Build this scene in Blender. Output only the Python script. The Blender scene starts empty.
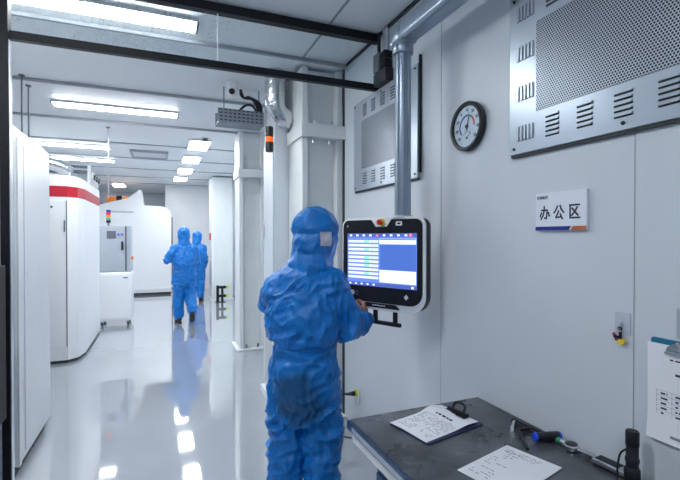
import bpy, bmesh, math, random
from mathutils import Vector, Matrix, Euler, noise
from mathutils.bvhtree import BVHTree
random.seed(4)
S = bpy.context.scene
COL = S.collection

# ------------------------------------------------------------------ camera, world, exposure
cam = bpy.data.cameras.new('camera')
cam.sensor_width = 36.0
cam.lens = 435.0 / 680.0 * 36.0
cam.clip_start = 0.05
camo = bpy.data.objects.new('camera', cam)
COL.objects.link(camo)
camo.location = (0, 0, 1.55)
camo.rotation_euler = (math.radians(90 - 0.53), 0, math.radians(-22.3))
S.camera = camo
S.view_settings.view_transform = 'Standard'
S.view_settings.look = 'None'
S.view_settings.gamma = 1.0
S.view_settings.use_curve_mapping = False
S.view_settings.exposure = 0.72
w = bpy.data.worlds.new('world')
S.world = w
w.use_nodes = True
w.node_tree.nodes['Background'].inputs[0].default_value = (0.75, 0.85, 1.0, 1)
w.node_tree.nodes['Background'].inputs[1].default_value = 0.3
S.cycles.use_denoising = True
S.cycles.max_bounces = 10
S.cycles.diffuse_bounces = 6
S.cycles.transparent_max_bounces = 12
S.cycles.sample_clamp_indirect = 6.0
LAMP_COL = (0.94, 0.975, 1.0)
LAMP = 36.0          # strip lights in the clean room
PANEL_LAMP = 24.0    # square panel lights
OFFICE_FILL = 30.0   # unseen strips added over the office side to brighten the foreground

# ------------------------------------------------------------------ materials
def mat(name, col, rough=0.5, metal=0.0, var=0.0, vscale=4.0, bump=0.0, bscale=60.0, spec=0.5, emit=None, estr=0.0,
        stretch=(1, 1, 1), rvar=0.0, coat=0.0):
    m = bpy.data.materials.new(name)
    m.use_nodes = True
    nt = m.node_tree
    b = nt.nodes['Principled BSDF']
    b.inputs['Base Color'].default_value = (*col, 1)
    b.inputs['Roughness'].default_value = rough
    b.inputs['Metallic'].default_value = metal
    b.inputs['Specular IOR Level'].default_value = spec
    b.inputs['Coat Weight'].default_value = coat
    b.inputs['Coat Roughness'].default_value = 0.04
    b.inputs['Coat IOR'].default_value = 1.6
    if emit:
        b.inputs['Emission Color'].default_value = (*emit, 1)
        b.inputs['Emission Strength'].default_value = estr
    tc = nt.nodes.new('ShaderNodeTexCoord')
    mp = nt.nodes.new('ShaderNodeMapping')
    mp.inputs['Scale'].default_value = stretch
    nt.links.new(tc.outputs['Object'], mp.inputs[0])
    if var > 0 or rvar > 0:
        n = nt.nodes.new('ShaderNodeTexNoise')
        n.inputs['Scale'].default_value = vscale
        n.inputs['Detail'].default_value = 5
        nt.links.new(mp.outputs[0], n.inputs['Vector'])
        r = nt.nodes.new('ShaderNodeMapRange')
        r.inputs[1].default_value = 0.3
        r.inputs[2].default_value = 0.7
        if var > 0:
            r.inputs[3].default_value = 1 - var
            r.inputs[4].default_value = 1 + var
            nt.links.new(n.outputs[0], r.inputs[0])
            mx = nt.nodes.new('ShaderNodeVectorMath')
            mx.operation = 'SCALE'
            mx.inputs[0].default_value = col
            nt.links.new(r.outputs[0], mx.inputs['Scale'])
            nt.links.new(mx.outputs[0], b.inputs['Base Color'])
        if rvar > 0:
            r2 = nt.nodes.new('ShaderNodeMapRange')
            r2.inputs[1].default_value = 0.3
            r2.inputs[2].default_value = 0.7
            r2.inputs[3].default_value = max(0.02, rough - rvar)
            r2.inputs[4].default_value = rough + rvar
            nt.links.new(n.outputs[0], r2.inputs[0])
            nt.links.new(r2.outputs[0], b.inputs['Roughness'])
    if bump > 0:
        n2 = nt.nodes.new('ShaderNodeTexNoise')
        n2.inputs['Scale'].default_value = bscale
        n2.inputs['Detail'].default_value = 4
        nt.links.new(mp.outputs[0], n2.inputs['Vector'])
        bp = nt.nodes.new('ShaderNodeBump')
        bp.inputs['Strength'].default_value = bump
        bp.inputs['Distance'].default_value = 0.01
        nt.links.new(n2.outputs[0], bp.inputs['Height'])
        nt.links.new(bp.outputs[0], b.inputs['Normal'])
    return m

M = {}
M['wall'] = mat('painted_wall_panel', (0.66, 0.71, 0.765), 0.38, var=0.03, vscale=1.5, bump=0.03, bscale=3)
M['white'] = mat('white_steel', (0.80, 0.82, 0.84), 0.35, var=0.015)
M['column'] = mat('painted_column', (0.74, 0.78, 0.78), 0.4, var=0.03, vscale=3)
M['ceiling'] = mat('ceiling_panel', (0.80, 0.83, 0.85), 0.42, var=0.03, vscale=0.8)
M['floor'] = mat('epoxy_floor', (0.36, 0.39, 0.435), 0.05, var=0.04, vscale=1.2, bump=0.012, bscale=4, coat=1.0)
M['alu'] = mat('aluminium', (0.62, 0.66, 0.72), 0.3, metal=0.9, var=0.05)
M['alu_blue'] = mat('painted_aluminium', (0.30, 0.36, 0.44), 0.28, metal=0.55, var=0.05)
M['chrome'] = mat('chrome', (0.75, 0.77, 0.80), 0.15, metal=1.0)
M['foil'] = mat('foil', (0.66, 0.69, 0.72), 0.22, metal=1.0, bump=0.8, bscale=22)
M['vent'] = mat('vent_sheet', (0.50, 0.56, 0.64), 0.30, metal=0.45, var=0.03)
M['slot'] = mat('dark_slot', (0.015, 0.02, 0.03), 0.6)
M['black'] = mat('black_metal', (0.010, 0.012, 0.016), 0.45, spec=0.3)
M['blackp'] = mat('black_plastic', (0.010, 0.012, 0.018), 0.4, bump=0.05)
M['joint'] = mat('ceiling_joint', (0.36, 0.39, 0.42), 0.45)
M['dark_gap'] = mat('dark_gasket', (0.03, 0.035, 0.04), 0.6)
M['grey'] = mat('grey_panel', (0.42, 0.46, 0.52), 0.4, var=0.02)
M['tray'] = mat('tray_steel', (0.20, 0.23, 0.28), 0.45, metal=0.3)
M['greyd'] = mat('dark_grey_metal', (0.12, 0.14, 0.18), 0.45, var=0.08)
M['red'] = mat('red_stripe', (0.45, 0.008, 0.025), 0.35)
M['redb'] = mat('red_button', (0.55, 0.02, 0.02), 0.3)
M['yellow'] = mat('yellow', (0.80, 0.60, 0.03), 0.4)
M['lime'] = mat('lime_yellow', (0.55, 0.75, 0.05), 0.4)
M['orange'] = mat('orange', (0.85, 0.25, 0.03), 0.4)
M['orange_lens'] = mat('orange_lens', (0.95, 0.16, 0.02), 0.2, emit=(1, 0.15, 0.02), estr=0.3)
M['red_lens'] = mat('red_lens', (0.7, 0.02, 0.05), 0.2)
M['green_lens'] = mat('green_lens', (0.02, 0.35, 0.25), 0.2)
M['blue_lens'] = mat('blue_lens', (0.02, 0.04, 0.3), 0.2)
M['paper'] = mat('paper', (0.86, 0.87, 0.91), 0.8, var=0.02)
M['ink'] = mat('ink', (0.03, 0.035, 0.06), 0.7)
M['inkl'] = mat('pale_ink', (0.28, 0.30, 0.36), 0.8)
M['inkr'] = mat('red_ink', (0.65, 0.08, 0.10), 0.7)
M['sign'] = mat('sign_face', (0.80, 0.84, 0.93), 0.35)
M['navy'] = mat('sign_navy', (0.015, 0.02, 0.25), 0.4)
M['rust'] = mat('sign_orange', (0.60, 0.15, 0.05), 0.4)
M['teal'] = mat('teal_board', (0.01, 0.16, 0.30), 0.4)
M['cboard'] = mat('navy_board', (0.02, 0.025, 0.09), 0.4)
M['benchblue'] = mat('bench_blue', (0.012, 0.045, 0.115), 0.35, var=0.05)
M['rubber'] = mat('rubber', (0.02, 0.02, 0.022), 0.7)
M['skin'] = mat('skin', (0.36, 0.17, 0.12), 0.5, var=0.08, vscale=30, bump=0.1, bscale=120)
M['eye'] = mat('eye_white', (0.8, 0.8, 0.8), 0.2)
M['iris'] = mat('iris', (0.03, 0.015, 0.01), 0.1)
M['hair'] = mat('dark_hair', (0.012, 0.010, 0.010), 0.5, bump=0.4, bscale=120)
M['mask'] = mat('mask', (0.75, 0.80, 0.86), 0.8)
M['patch'] = mat('clear_patch', (0.52, 0.52, 0.60), 0.25, var=0.2, vscale=30)
M['shoe'] = mat('white_shoe', (0.70, 0.72, 0.75), 0.5)
M['sole'] = mat('dark_sole', (0.02, 0.02, 0.025), 0.7)
M['bluetip'] = mat('blue_cap', (0.02, 0.08, 0.75), 0.35)
M['green'] = mat('green_ring', (0.03, 0.40, 0.18), 0.4)
M['clear'] = mat('clear_pad', (0.56, 0.60, 0.70), 0.15)
M['magenta'] = mat('magenta', (0.35, 0.03, 0.12), 0.4)
M['dialblue'] = mat('dial_blue', (0.04, 0.06, 0.40), 0.5)
M['offwhite'] = mat('dial_face', (0.80, 0.83, 0.90), 0.3)

def bench_top_mat():
    m = mat('bench_top', (0.085, 0.095, 0.115), 0.30, metal=0.0, var=0.25, vscale=5, rvar=0.12, stretch=(1, 1, 1))
    nt = m.node_tree
    b = nt.nodes['Principled BSDF']
    tc = nt.nodes.new('ShaderNodeTexCoord')
    n = nt.nodes.new('ShaderNodeTexNoise'); n.inputs['Scale'].default_value = 3.2; n.inputs['Detail'].default_value = 8
    n.inputs['Roughness'].default_value = 0.65
    nt.links.new(tc.outputs['Object'], n.inputs['Vector'])
    cr = nt.nodes.new('ShaderNodeValToRGB')
    cr.color_ramp.elements[0].position = 0.36; cr.color_ramp.elements[0].color = (0.035, 0.038, 0.045, 1)
    cr.color_ramp.elements[1].position = 0.62; cr.color_ramp.elements[1].color = (0.125, 0.135, 0.155, 1)
    nt.links.new(n.outputs[0], cr.inputs[0])
    nt.links.new(cr.outputs[0], b.inputs['Base Color'])
    return m
M['bench'] = bench_top_mat()

def suit_mat(name, col, dark_area=False):
    m = mat(name, col, 0.36, var=0.12, vscale=9, bump=0.0)
    nt = m.node_tree
    b = nt.nodes['Principled BSDF']
    b.inputs['Specular IOR Level'].default_value = 0.4
    tc = nt.nodes.new('ShaderNodeTexCoord')
    n1 = nt.nodes.new('ShaderNodeTexNoise'); n1.inputs['Scale'].default_value = 13; n1.inputs['Detail'].default_value = 3
    n1.noise_type = 'RIDGED_MULTIFRACTAL'; n1.inputs['Distortion'].default_value = 0.6
    n2 = nt.nodes.new('ShaderNodeTexVoronoi'); n2.inputs['Scale'].default_value = 22
    n2.feature = 'SMOOTH_F1'
    nt.links.new(tc.outputs['Object'], n1.inputs['Vector'])
    nt.links.new(n1.outputs['Color'], n2.inputs['Vector'])
    add = nt.nodes.new('ShaderNodeMath'); add.operation = 'ADD'
    nt.links.new(n1.outputs[0], add.inputs[0])
    ml = nt.nodes.new('ShaderNodeMath'); ml.operation = 'MULTIPLY'; ml.inputs[1].default_value = 0.25
    nt.links.new(n2.outputs[0], ml.inputs[0]); nt.links.new(ml.outputs[0], add.inputs[1])
    bp = nt.nodes.new('ShaderNodeBump'); bp.inputs['Strength'].default_value = 0.8; bp.inputs['Distance'].default_value = 0.012
    nt.links.new(add.outputs[0], bp.inputs['Height'])
    nt.links.new(bp.outputs[0], b.inputs['Normal'])
    return m
def add_dark_area(m, c, r):
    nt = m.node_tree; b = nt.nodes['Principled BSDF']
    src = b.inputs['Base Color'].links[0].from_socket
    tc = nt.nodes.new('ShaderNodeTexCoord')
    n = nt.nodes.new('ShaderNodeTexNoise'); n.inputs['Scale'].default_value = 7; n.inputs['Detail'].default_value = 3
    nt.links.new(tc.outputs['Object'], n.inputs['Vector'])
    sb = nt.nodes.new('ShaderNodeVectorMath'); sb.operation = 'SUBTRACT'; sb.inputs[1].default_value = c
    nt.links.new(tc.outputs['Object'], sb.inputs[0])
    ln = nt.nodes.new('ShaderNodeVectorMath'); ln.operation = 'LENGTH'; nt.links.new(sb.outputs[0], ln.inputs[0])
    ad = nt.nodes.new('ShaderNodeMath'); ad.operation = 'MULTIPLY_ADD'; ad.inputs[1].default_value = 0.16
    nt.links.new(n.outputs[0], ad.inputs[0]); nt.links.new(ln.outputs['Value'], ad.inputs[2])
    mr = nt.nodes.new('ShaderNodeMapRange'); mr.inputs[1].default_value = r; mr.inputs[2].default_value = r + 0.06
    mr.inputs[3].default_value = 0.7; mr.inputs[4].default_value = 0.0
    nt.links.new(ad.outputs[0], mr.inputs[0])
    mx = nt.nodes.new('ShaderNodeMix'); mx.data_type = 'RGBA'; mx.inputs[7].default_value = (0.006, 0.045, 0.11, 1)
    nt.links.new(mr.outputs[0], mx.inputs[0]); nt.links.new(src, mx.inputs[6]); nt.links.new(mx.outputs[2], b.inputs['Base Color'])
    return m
M['suit_dark_seat'] = add_dark_area(suit_mat('dark_seat_coverall', (0.003, 0.165, 0.54)), (0.0, -0.155, 0.73), 0.19)  # coverall with a darker, uneven-edged area on the seat
M['suit'] = suit_mat('blue_coverall', (0.003, 0.165, 0.54))

def floor_gloss(m):
    b = m.node_tree.nodes['Principled BSDF']
    b.inputs['IOR'].default_value = 1.7
floor_gloss(M['floor'])

def mesh_mat():
    """perforated sheet: staggered rows of round holes"""
    m = mat('perforated_sheet', (0.45, 0.51, 0.60), 0.35, metal=0.4)
    nt = m.node_tree; b = nt.nodes['Principled BSDF']
    tc = nt.nodes.new('ShaderNodeTexCoord')
    def holes(ox, oy):
        mp = nt.nodes.new('ShaderNodeVectorMath'); mp.operation = 'ADD'; mp.inputs[1].default_value = (ox + 50, oy + 50, 0)
        nt.links.new(tc.outputs['Object'], mp.inputs[0])
        md = nt.nodes.new('ShaderNodeVectorMath'); md.operation = 'MODULO'; md.inputs[1].default_value = (0.0105, 0.0182, 1)
        nt.links.new(mp.outputs[0], md.inputs[0])
        sb = nt.nodes.new('ShaderNodeVectorMath'); sb.operation = 'SUBTRACT'; sb.inputs[1].default_value = (0.00525, 0.0091, 0)
        nt.links.new(md.outputs[0], sb.inputs[0])
        fl = nt.nodes.new('ShaderNodeVectorMath'); fl.operation = 'MULTIPLY'; fl.inputs[1].default_value = (1, 1, 0)
        nt.links.new(sb.outputs[0], fl.inputs[0])
        ln = nt.nodes.new('ShaderNodeVectorMath'); ln.operation = 'LENGTH'
        nt.links.new(fl.outputs[0], ln.inputs[0])
        return ln.outputs['Value']
    mn = nt.nodes.new('ShaderNodeMath'); mn.operation = 'MINIMUM'
    nt.links.new(holes(0, 0), mn.inputs[0]); nt.links.new(holes(0.00525, 0.0091), mn.inputs[1])
    lt = nt.nodes.new('ShaderNodeMath'); lt.operation = 'LESS_THAN'; lt.inputs[1].default_value = 0.0039
    nt.links.new(mn.outputs[0], lt.inputs[0])
    mx = nt.nodes.new('ShaderNodeMix'); mx.data_type = 'RGBA'
    mx.inputs[6].default_value = (0.48, 0.54, 0.62, 1); mx.inputs[7].default_value = (0.02, 0.025, 0.035, 1)
    nt.links.new(lt.outputs[0], mx.inputs[0]); nt.links.new(mx.outputs[2], b.inputs['Base Color'])
    return m
M['perf'] = mesh_mat()

def glass_mat():
    m = bpy.data.materials.new('clear_glass'); m.use_nodes = True
    nt = m.node_tree; nt.nodes.clear()
    o = nt.nodes.new('ShaderNodeOutputMaterial')
    t = nt.nodes.new('ShaderNodeBsdfTransparent'); t.inputs[0].default_value = (0.95, 0.975, 0.985, 1)
    g = nt.nodes.new('ShaderNodeBsdfGlossy'); g.inputs['Roughness'].default_value = 0.03
    fr = nt.nodes.new('ShaderNodeFresnel'); fr.inputs[0].default_value = 1.35
    ge = nt.nodes.new('ShaderNodeNewGeometry')
    inv = nt.nodes.new('ShaderNodeMath'); inv.operation = 'SUBTRACT'; inv.inputs[0].default_value = 1.0
    f = nt.nodes.new('ShaderNodeMath'); f.operation = 'MULTIPLY'
    nt.links.new(ge.outputs['Backfacing'], inv.inputs[1]); nt.links.new(inv.outputs[0], f.inputs[0]); nt.links.new(fr.outputs[0], f.inputs[1])
    mx = nt.nodes.new('ShaderNodeMixShader')
    # thin pale wavy streaks, in patches across the pane
    df = nt.nodes.new('ShaderNodeBsdfDiffuse'); df.inputs[0].default_value = (0.85, 0.9, 0.95, 1)
    tc = nt.nodes.new('ShaderNodeTexCoord')
    n = nt.nodes.new('ShaderNodeTexNoise'); n.inputs['Scale'].default_value = 7; n.inputs['Detail'].default_value = 2; n.inputs['Distortion'].default_value = 2.5
    nt.links.new(tc.outputs['Object'], n.inputs['Vector'])
    sb = nt.nodes.new('ShaderNodeMath'); sb.operation = 'SUBTRACT'; sb.inputs[1].default_value = 0.5
    ab = nt.nodes.new('ShaderNodeMath'); ab.operation = 'ABSOLUTE'
    lt = nt.nodes.new('ShaderNodeMapRange'); lt.inputs[1].default_value = 0.0; lt.inputs[2].default_value = 0.012
    lt.inputs[3].default_value = 0.30; lt.inputs[4].default_value = 0.0
    nt.links.new(n.outputs[0], sb.inputs[0]); nt.links.new(sb.outputs[0], ab.inputs[0]); nt.links.new(ab.outputs[0], lt.inputs[0])
    n3 = nt.nodes.new('ShaderNodeTexNoise'); n3.inputs['Scale'].default_value = 1.6
    nt.links.new(tc.outputs['Object'], n3.inputs['Vector'])
    g3 = nt.nodes.new('ShaderNodeMapRange'); g3.inputs[1].default_value = 0.45; g3.inputs[2].default_value = 0.6
    nt.links.new(n3.outputs[0], g3.inputs[0])
    mm = nt.nodes.new('ShaderNodeMath'); mm.operation = 'MULTIPLY'
    nt.links.new(lt.outputs[0], mm.inputs[0]); nt.links.new(g3.outputs[0], mm.inputs[1])
    nt.links.new(f.outputs[0], mx.inputs[0]); nt.links.new(t.outputs[0], mx.inputs[1]); nt.links.new(g.outputs[0], mx.inputs[2])
    mx2 = nt.nodes.new('ShaderNodeMixShader')
    nt.links.new(mm.outputs[0], mx2.inputs[0]); nt.links.new(mx.outputs[0], mx2.inputs[1]); nt.links.new(df.outputs[0], mx2.inputs[2])
    nt.links.new(mx2.outputs[0], o.inputs[0])
    return m
M['glass'] = glass_mat()

def emat(name, col, s):
    m = bpy.data.materials.new(name); m.use_nodes = True
    b = m.node_tree.nodes['Principled BSDF']
    b.inputs['Base Color'].default_value = (0.8, 0.8, 0.8, 1)
    b.inputs['Emission Color'].default_value = (*col, 1)
    b.inputs['Emission Strength'].default_value = s
    return m
M['lamp'] = emat('lamp_diffuser', LAMP_COL, LAMP)
M['lampp'] = emat('panel_diffuser', LAMP_COL, PANEL_LAMP)
M['lamp_fill'] = emat('office_fill_diffuser', LAMP_COL, OFFICE_FILL)
M['scr_bg'] = emat('screen_blue', (0.10, 0.20, 0.62), 0.9)
M['scr_bar'] = emat('screen_bar', (0.06, 0.10, 0.42), 0.8)
M['scr_blue'] = emat('screen_panel_blue', (0.055, 0.14, 0.52), 0.8)
M['scr_white'] = emat('screen_white', (0.72, 0.78, 0.95), 0.95)
M['scr_green'] = emat('screen_green', (0.25, 0.85, 0.45), 0.8)
M['scr_red'] = emat('screen_red', (0.85, 0.2, 0.25), 0.8)
M['scr_text'] = emat('screen_text', (0.35, 0.42, 0.65), 0.8)
for k in ('scr_bg', 'scr_bar', 'scr_blue', 'scr_white', 'scr_green', 'scr_red', 'scr_text'):
    M[k].node_tree.nodes['Principled BSDF'].inputs['Base Color'].default_value = (0.02, 0.02, 0.03, 1)

# ------------------------------------------------------------------ mesh helpers
def NB():
    return bmesh.new()

def box(bm, x0, x1, y0, y1, z0, z1, bev=0.0, mi=0, seg=2):
    vs = [bm.verts.new(p) for p in ((x0, y0, z0), (x1, y0, z0), (x1, y1, z0), (x0, y1, z0), (x0, y0, z1), (x1, y0, z1), (x1, y1, z1), (x0, y1, z1))]
    fs = [bm.faces.new([vs[i] for i in q]) for q in ((3, 2, 1, 0), (4, 5, 6, 7), (0, 1, 5, 4), (1, 2, 6, 5), (2, 3, 7, 6), (3, 0, 4, 7))]
    for f in fs: f.material_index = mi
    if bev > 0:
        es = list({e for f in fs for e in f.edges})
        r = bmesh.ops.bevel(bm, geom=es, offset=bev, segments=seg, affect='EDGES', profile=0.5)
        for f in r['faces']: f.material_index = mi
    return vs

def frame_of(d):
    d = Vector(d).normalized()
    a = Vector((0, 0, 1)) if abs(d.z) < 0.9 else Vector((1, 0, 0))
    u = d.cross(a).normalized()
    return d, u, d.cross(u).normalized()

def cyl(bm, p0, p1, r0, r1=None, n=20, mi=0, cap=True):
    r1 = r0 if r1 is None else r1
    p0, p1 = Vector(p0), Vector(p1)
    d, u, v = frame_of(p1 - p0)
    A = [bm.verts.new(p0 + (u * math.cos(t) + v * math.sin(t)) * r0) for t in [2 * math.pi * i / n for i in range(n)]]
    B = [bm.verts.new(p1 + (u * math.cos(t) + v * math.sin(t)) * r1) for t in [2 * math.pi * i / n for i in range(n)]]
    for i in range(n):
        f = bm.faces.new((A[i], A[(i + 1) % n], B[(i + 1) % n], B[i])); f.material_index = mi
    if cap:
        bm.faces.new(A[::-1]).material_index = mi; bm.faces.new(B).material_index = mi

def tube(bm, pts, r, n=12, mi=0):
    pts = [Vector(p) for p in pts]
    rings = []
    d0 = (pts[1] - pts[0]).normalized()
    _, u, _ = frame_of(d0)
    for i, p in enumerate(pts):
        if i == 0: d = pts[1] - pts[0]
        elif i == len(pts) - 1: d = pts[-1] - pts[-2]
        else: d = (pts[i + 1] - pts[i]).normalized() + (pts[i] - pts[i - 1]).normalized()
        d.normalize()
        u = (u - d * u.dot(d)).normalized()
        v = d.cross(u)
        rr = r[i] if isinstance(r, (list, tuple)) else r
        rings.append([bm.verts.new(p + (u * math.cos(2 * math.pi * k / n) + v * math.sin(2 * math.pi * k / n)) * rr) for k in range(n)])
    for a, b in zip(rings, rings[1:]):
        for k in range(n):
            bm.faces.new((a[k], a[(k + 1) % n], b[(k + 1) % n], b[k])).material_index = mi
    bm.faces.new(rings[0][::-1]).material_index = mi; bm.faces.new(rings[-1]).material_index = mi

def smooth_path(pts, k=6):
    """Catmull-Rom through the points"""
    pts = [Vector(p) for p in pts]
    out = []
    for i in range(len(pts) - 1):
        a = pts[max(i - 1, 0)]; b = pts[i]; c = pts[i + 1]; d = pts[min(i + 2, len(pts) - 1)]
        for j in range(k):
            t = j / k
            out.append(0.5 * ((2 * b) + (c - a) * t + (2 * a - 5 * b + 4 * c - d) * t * t + (3 * b - a - 3 * c + d) * t ** 3))
    out.append(pts[-1])
    return out

def prism(bm, poly, a0, a1, axis='z', mi=0, bev=0.0):
    """extrude a 2-D polygon along an axis; poly in the two other axes (x,y | x,z | y,z)"""
    def P(p, a):
        return {'z': (p[0], p[1], a), 'y': (p[0], a, p[1]), 'x': (a, p[0], p[1])}[axis]
    A = [bm.verts.new(P(p, a0)) for p in poly]; B = [bm.verts.new(P(p, a1)) for p in poly]
    n = len(poly)
    fs = [bm.faces.new(A[::-1]), bm.faces.new(B)]
    for i in range(n): fs.append(bm.faces.new((A[i], A[(i + 1) % n], B[(i + 1) % n], B[i])))
    for f in fs: f.material_index = mi
    bmesh.ops.recalc_face_normals(bm, faces=fs)
    if bev > 0:
        es = list({e for f in fs[:2] for e in f.edges})
        r = bmesh.ops.bevel(bm, geom=es, offset=bev, segments=2, affect='EDGES', profile=0.5)
        for f in r['faces']: f.material_index = mi

def rrect(x0, x1, y0, y1, r, n=6):
    """rounded rectangle; r one radius or four (bl, br, tr, tl)"""
    if not isinstance(r, (list, tuple)): r = (r,) * 4
    out = []
    for (cx, cy, rr, a0) in ((x0 + r[0], y0 + r[0], r[0], 180), (x1 - r[1], y0 + r[1], r[1], 270), (x1 - r[2], y1 - r[2], r[2], 0), (x0 + r[3], y1 - r[3], r[3], 90)):
        for i in range(n + 1):
            t = math.radians(a0 + 90 * i / n)
            out.append((cx + rr * math.cos(t), cy + rr * math.sin(t)))
    return out

def lathe(bm, prof, c=(0, 0, 0), n=28, mi=0):
    """profile (r, z) turned about z"""
    rings = []
    for r, z in prof:
        rings.append([bm.verts.new((c[0] + r * math.cos(2 * math.pi * k / n), c[1] + r * math.sin(2 * math.pi * k / n), c[2] + z)) for k in range(n)])
    for a, b in zip(rings, rings[1:]):
        for k in range(n): bm.faces.new((a[k], a[(k + 1) % n], b[(k + 1) % n], b[k])).material_index = mi
    bm.faces.new(rings[0][::-1]).material_index = mi; bm.faces.new(rings[-1]).material_index = mi

def obj(name, bm, m, parent=None, smooth=False, loc=None, label=None):
    me = bpy.data.meshes.new(name)
    bm.normal_update()
    bm.to_mesh(me); bm.free()
    for q in (m if isinstance(m, (list, tuple)) else [m]): me.materials.append(q)
    o = bpy.data.objects.new(name, me); COL.objects.link(o)
    if parent is not None: o.parent = parent
    if loc is not None: o.location = loc
    if smooth:
        for p in me.polygons: p.use_smooth = True
        try: me.set_sharp_from_angle(angle=math.radians(40))
        except Exception: pass
    if label: o['label'] = label
    return o

def tag(o, label, cat, group=None):
    o['label'] = label; o['category'] = cat
    if group: o['group'] = group
    return o

def struct(o):
    o['kind'] = 'structure'; return o

def thing(name, label, cat, loc=(0, 0, 0), rz=0.0, group=None, mw=None):
    o = bpy.data.objects.new(name, None); COL.objects.link(o)
    o.empty_display_size = 0.1
    if mw is not None: o.matrix_world = mw
    else:
        o.location = loc; o.rotation_euler = (0, 0, rz)
    return tag(o, label, cat, group)

def dup(root, loc, label, rz=None):
    r = root.copy(); COL.objects.link(r); r.location = loc; r['label'] = label
    if rz is not None: r.rotation_euler = (0, 0, rz)
    for ch in list(root.children):
        c = ch.copy(); COL.objects.link(c); c.parent = r
        for g in list(ch.children):
            d = g.copy(); COL.objects.link(d); d.parent = c
    return r

def part(name, m, parent, fn, smooth=False, label=None):
    bm = NB(); fn(bm); return obj(name, bm, m, parent, smooth, label=label)

WX = 1.455     # face of the office partition
def on_wall(y, z, x=WX):
    """frame on the right wall: local x to the viewer's right, y up, z out of the wall"""
    return Matrix(((0, 0, -1, x), (-1, 0, 0, y), (0, 1, 0, z), (0, 0, 0, 1)))

def text_mesh(name, s, size, m, parent, loc=(0, 0, 0), off=0.0, align='CENTER', sx=1.0, space=1.0):
    cu = bpy.data.curves.new(name, 'FONT'); cu.body = s; cu.size = size; cu.align_x = align; cu.align_y = 'CENTER'; cu.offset = off
    cu.extrude = 0.0004; cu.space_character = space
    t = bpy.data.objects.new(name, cu); COL.objects.link(t)
    dg = bpy.context.evaluated_depsgraph_get()
    me = bpy.data.meshes.new_from_object(t.evaluated_get(dg))
    COL.objects.unlink(t); bpy.data.objects.remove(t)
    me.materials.clear(); me.materials.append(m)
    o = bpy.data.objects.new(name, me); COL.objects.link(o); o.parent = parent; o.location = loc; o.scale = (sx, 1, 1)
    return o

# ------------------------------------------------------------------ the room
CZ = 3.0
def slab(name, m, *a):
    return struct(part(name, m, None, lambda bm: box(bm, *a)))
slab('floor', M['floor'], -4.2, 1.9, -2.7, 16.4, -0.1, 0.0)
slab('ceiling', M['ceiling'], -4.2, 1.9, -2.7, 16.4, CZ, CZ + 0.1)
slab('wall_right', M['wall'], WX, 1.6, -2.6, 3.44, 0, CZ)
slab('wall_right_corridor', M['wall'], 1.75, 1.9, 3.44, 13.3, 0, CZ)
slab('wall_left', M['wall'], -4.2, -4.0, -2.6, 16.3, 0, CZ)
slab('wall_rear', M['wall'], -4.0, 1.6, -2.7, -2.6, 0, CZ)
slab('wall_far_left', M['wall'], -4.0, 0.1, 16.0, 16.1, 0, CZ)
slab('wall_far_right', M['white'], 0.1, 1.75, 13.3, 13.4, 0, CZ)
slab('wall_far_return', M['wall'], 0.1, 0.2, 13.4, 16.0, 0, CZ)
# joints in the ceiling and the walls
for i, y in enumerate((3.40, 4.78, 6.16, 7.54, 8.92, 10.3, 11.7, 13.1)):
    struct(part('trim_%d' % (i + 1), [M['joint'], M['ceiling']], None, lambda bm: (box(bm, -3.99, 1.74, y - 0.012, y + 0.012, CZ - (0.028 if i < 3 else 0.012), CZ - 0.002), box(bm, -3.99, 1.74, y + 0.015, y + 0.11, CZ - 0.02, CZ - 0.002, mi=1))))
struct(part('trim_9', M['joint'], None, lambda bm: box(bm, 1.06, 1.075, -2.5, 3.38, CZ - 0.006, CZ - 0.001)))
struct(part('trim_10', M['joint'], None, lambda bm: box(bm, WX - 0.0015, WX - 0.0002, 2.047, 2.050, 0, CZ - 0.01)))
struct(part('trim_11', M['joint'], None, lambda bm: box(bm, WX - 0.0015, WX - 0.0002, 0.965, 0.968, 0, CZ - 0.01)))
struct(part('trim_12', M['dark_gap'], None, lambda bm: box(bm, WX - 0.012, WX + 0.02, 3.441, 3.465, 0, CZ - 0.01)))
struct(part('trim_13', M['dark_gap'], None, lambda bm: box(bm, WX - 0.014, WX - 0.0005, -2.5, 3.38, CZ - 0.022, CZ - 0.001)))

# glazed partition with an open doorway
dr = bpy.data.objects.new('door_1', None); COL.objects.link(dr); struct(dr)
part('head_rail', M['black'], dr, lambda bm: box(bm, -0.742, 1.453, 2.80, 2.84, 2.595, 2.64, 0.003))
part('ceiling_rail', M['black'], dr, lambda bm: box(bm, -0.742, 1.453, 2.79, 2.85, 2.94, 2.995, 0.003))
part('post', M['black'], dr, lambda bm: box(bm, -0.785, -0.745, 2.79, 2.85, 0.002, 2.995, 0.003))
part('post_edge', M['alu'], dr, lambda bm: box(bm, -0.7445, -0.7415, 2.80, 2.84, 0.002, 2.59))
part('transom_pane', M['glass'], dr, lambda bm: box(bm, -0.740, 0.325, 2.816, 2.824, 2.642, 2.938))
part('transom_pane', M['glass'], dr, lambda bm: box(bm, 0.332, 1.450, 2.816, 2.824, 2.642, 2.938))
part('pane_joint', M['white'], dr, lambda bm: box(bm, 0.3255, 0.3315, 2.815, 2.825, 2.642, 2.938))
part('side_pane', M['glass'], dr, lambda bm: box(bm, -2.6, -0.786, 2.816, 2.824, 0.06, 2.94))
part('side_rail', M['black'], dr, lambda bm: (box(bm, -2.6, -0.786, 2.80, 2.84, 2.10, 2.14), box(bm, -2.6, -0.786, 2.80, 2.84, 0.002, 0.055), box(bm, -2.6, -0.786, 2.79, 2.85, 2.942, 2.995)))
slab('wall_office_left', M['wall'], -3.99, -2.61, 2.77, 2.87, 0.001, CZ - 0.001)

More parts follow.
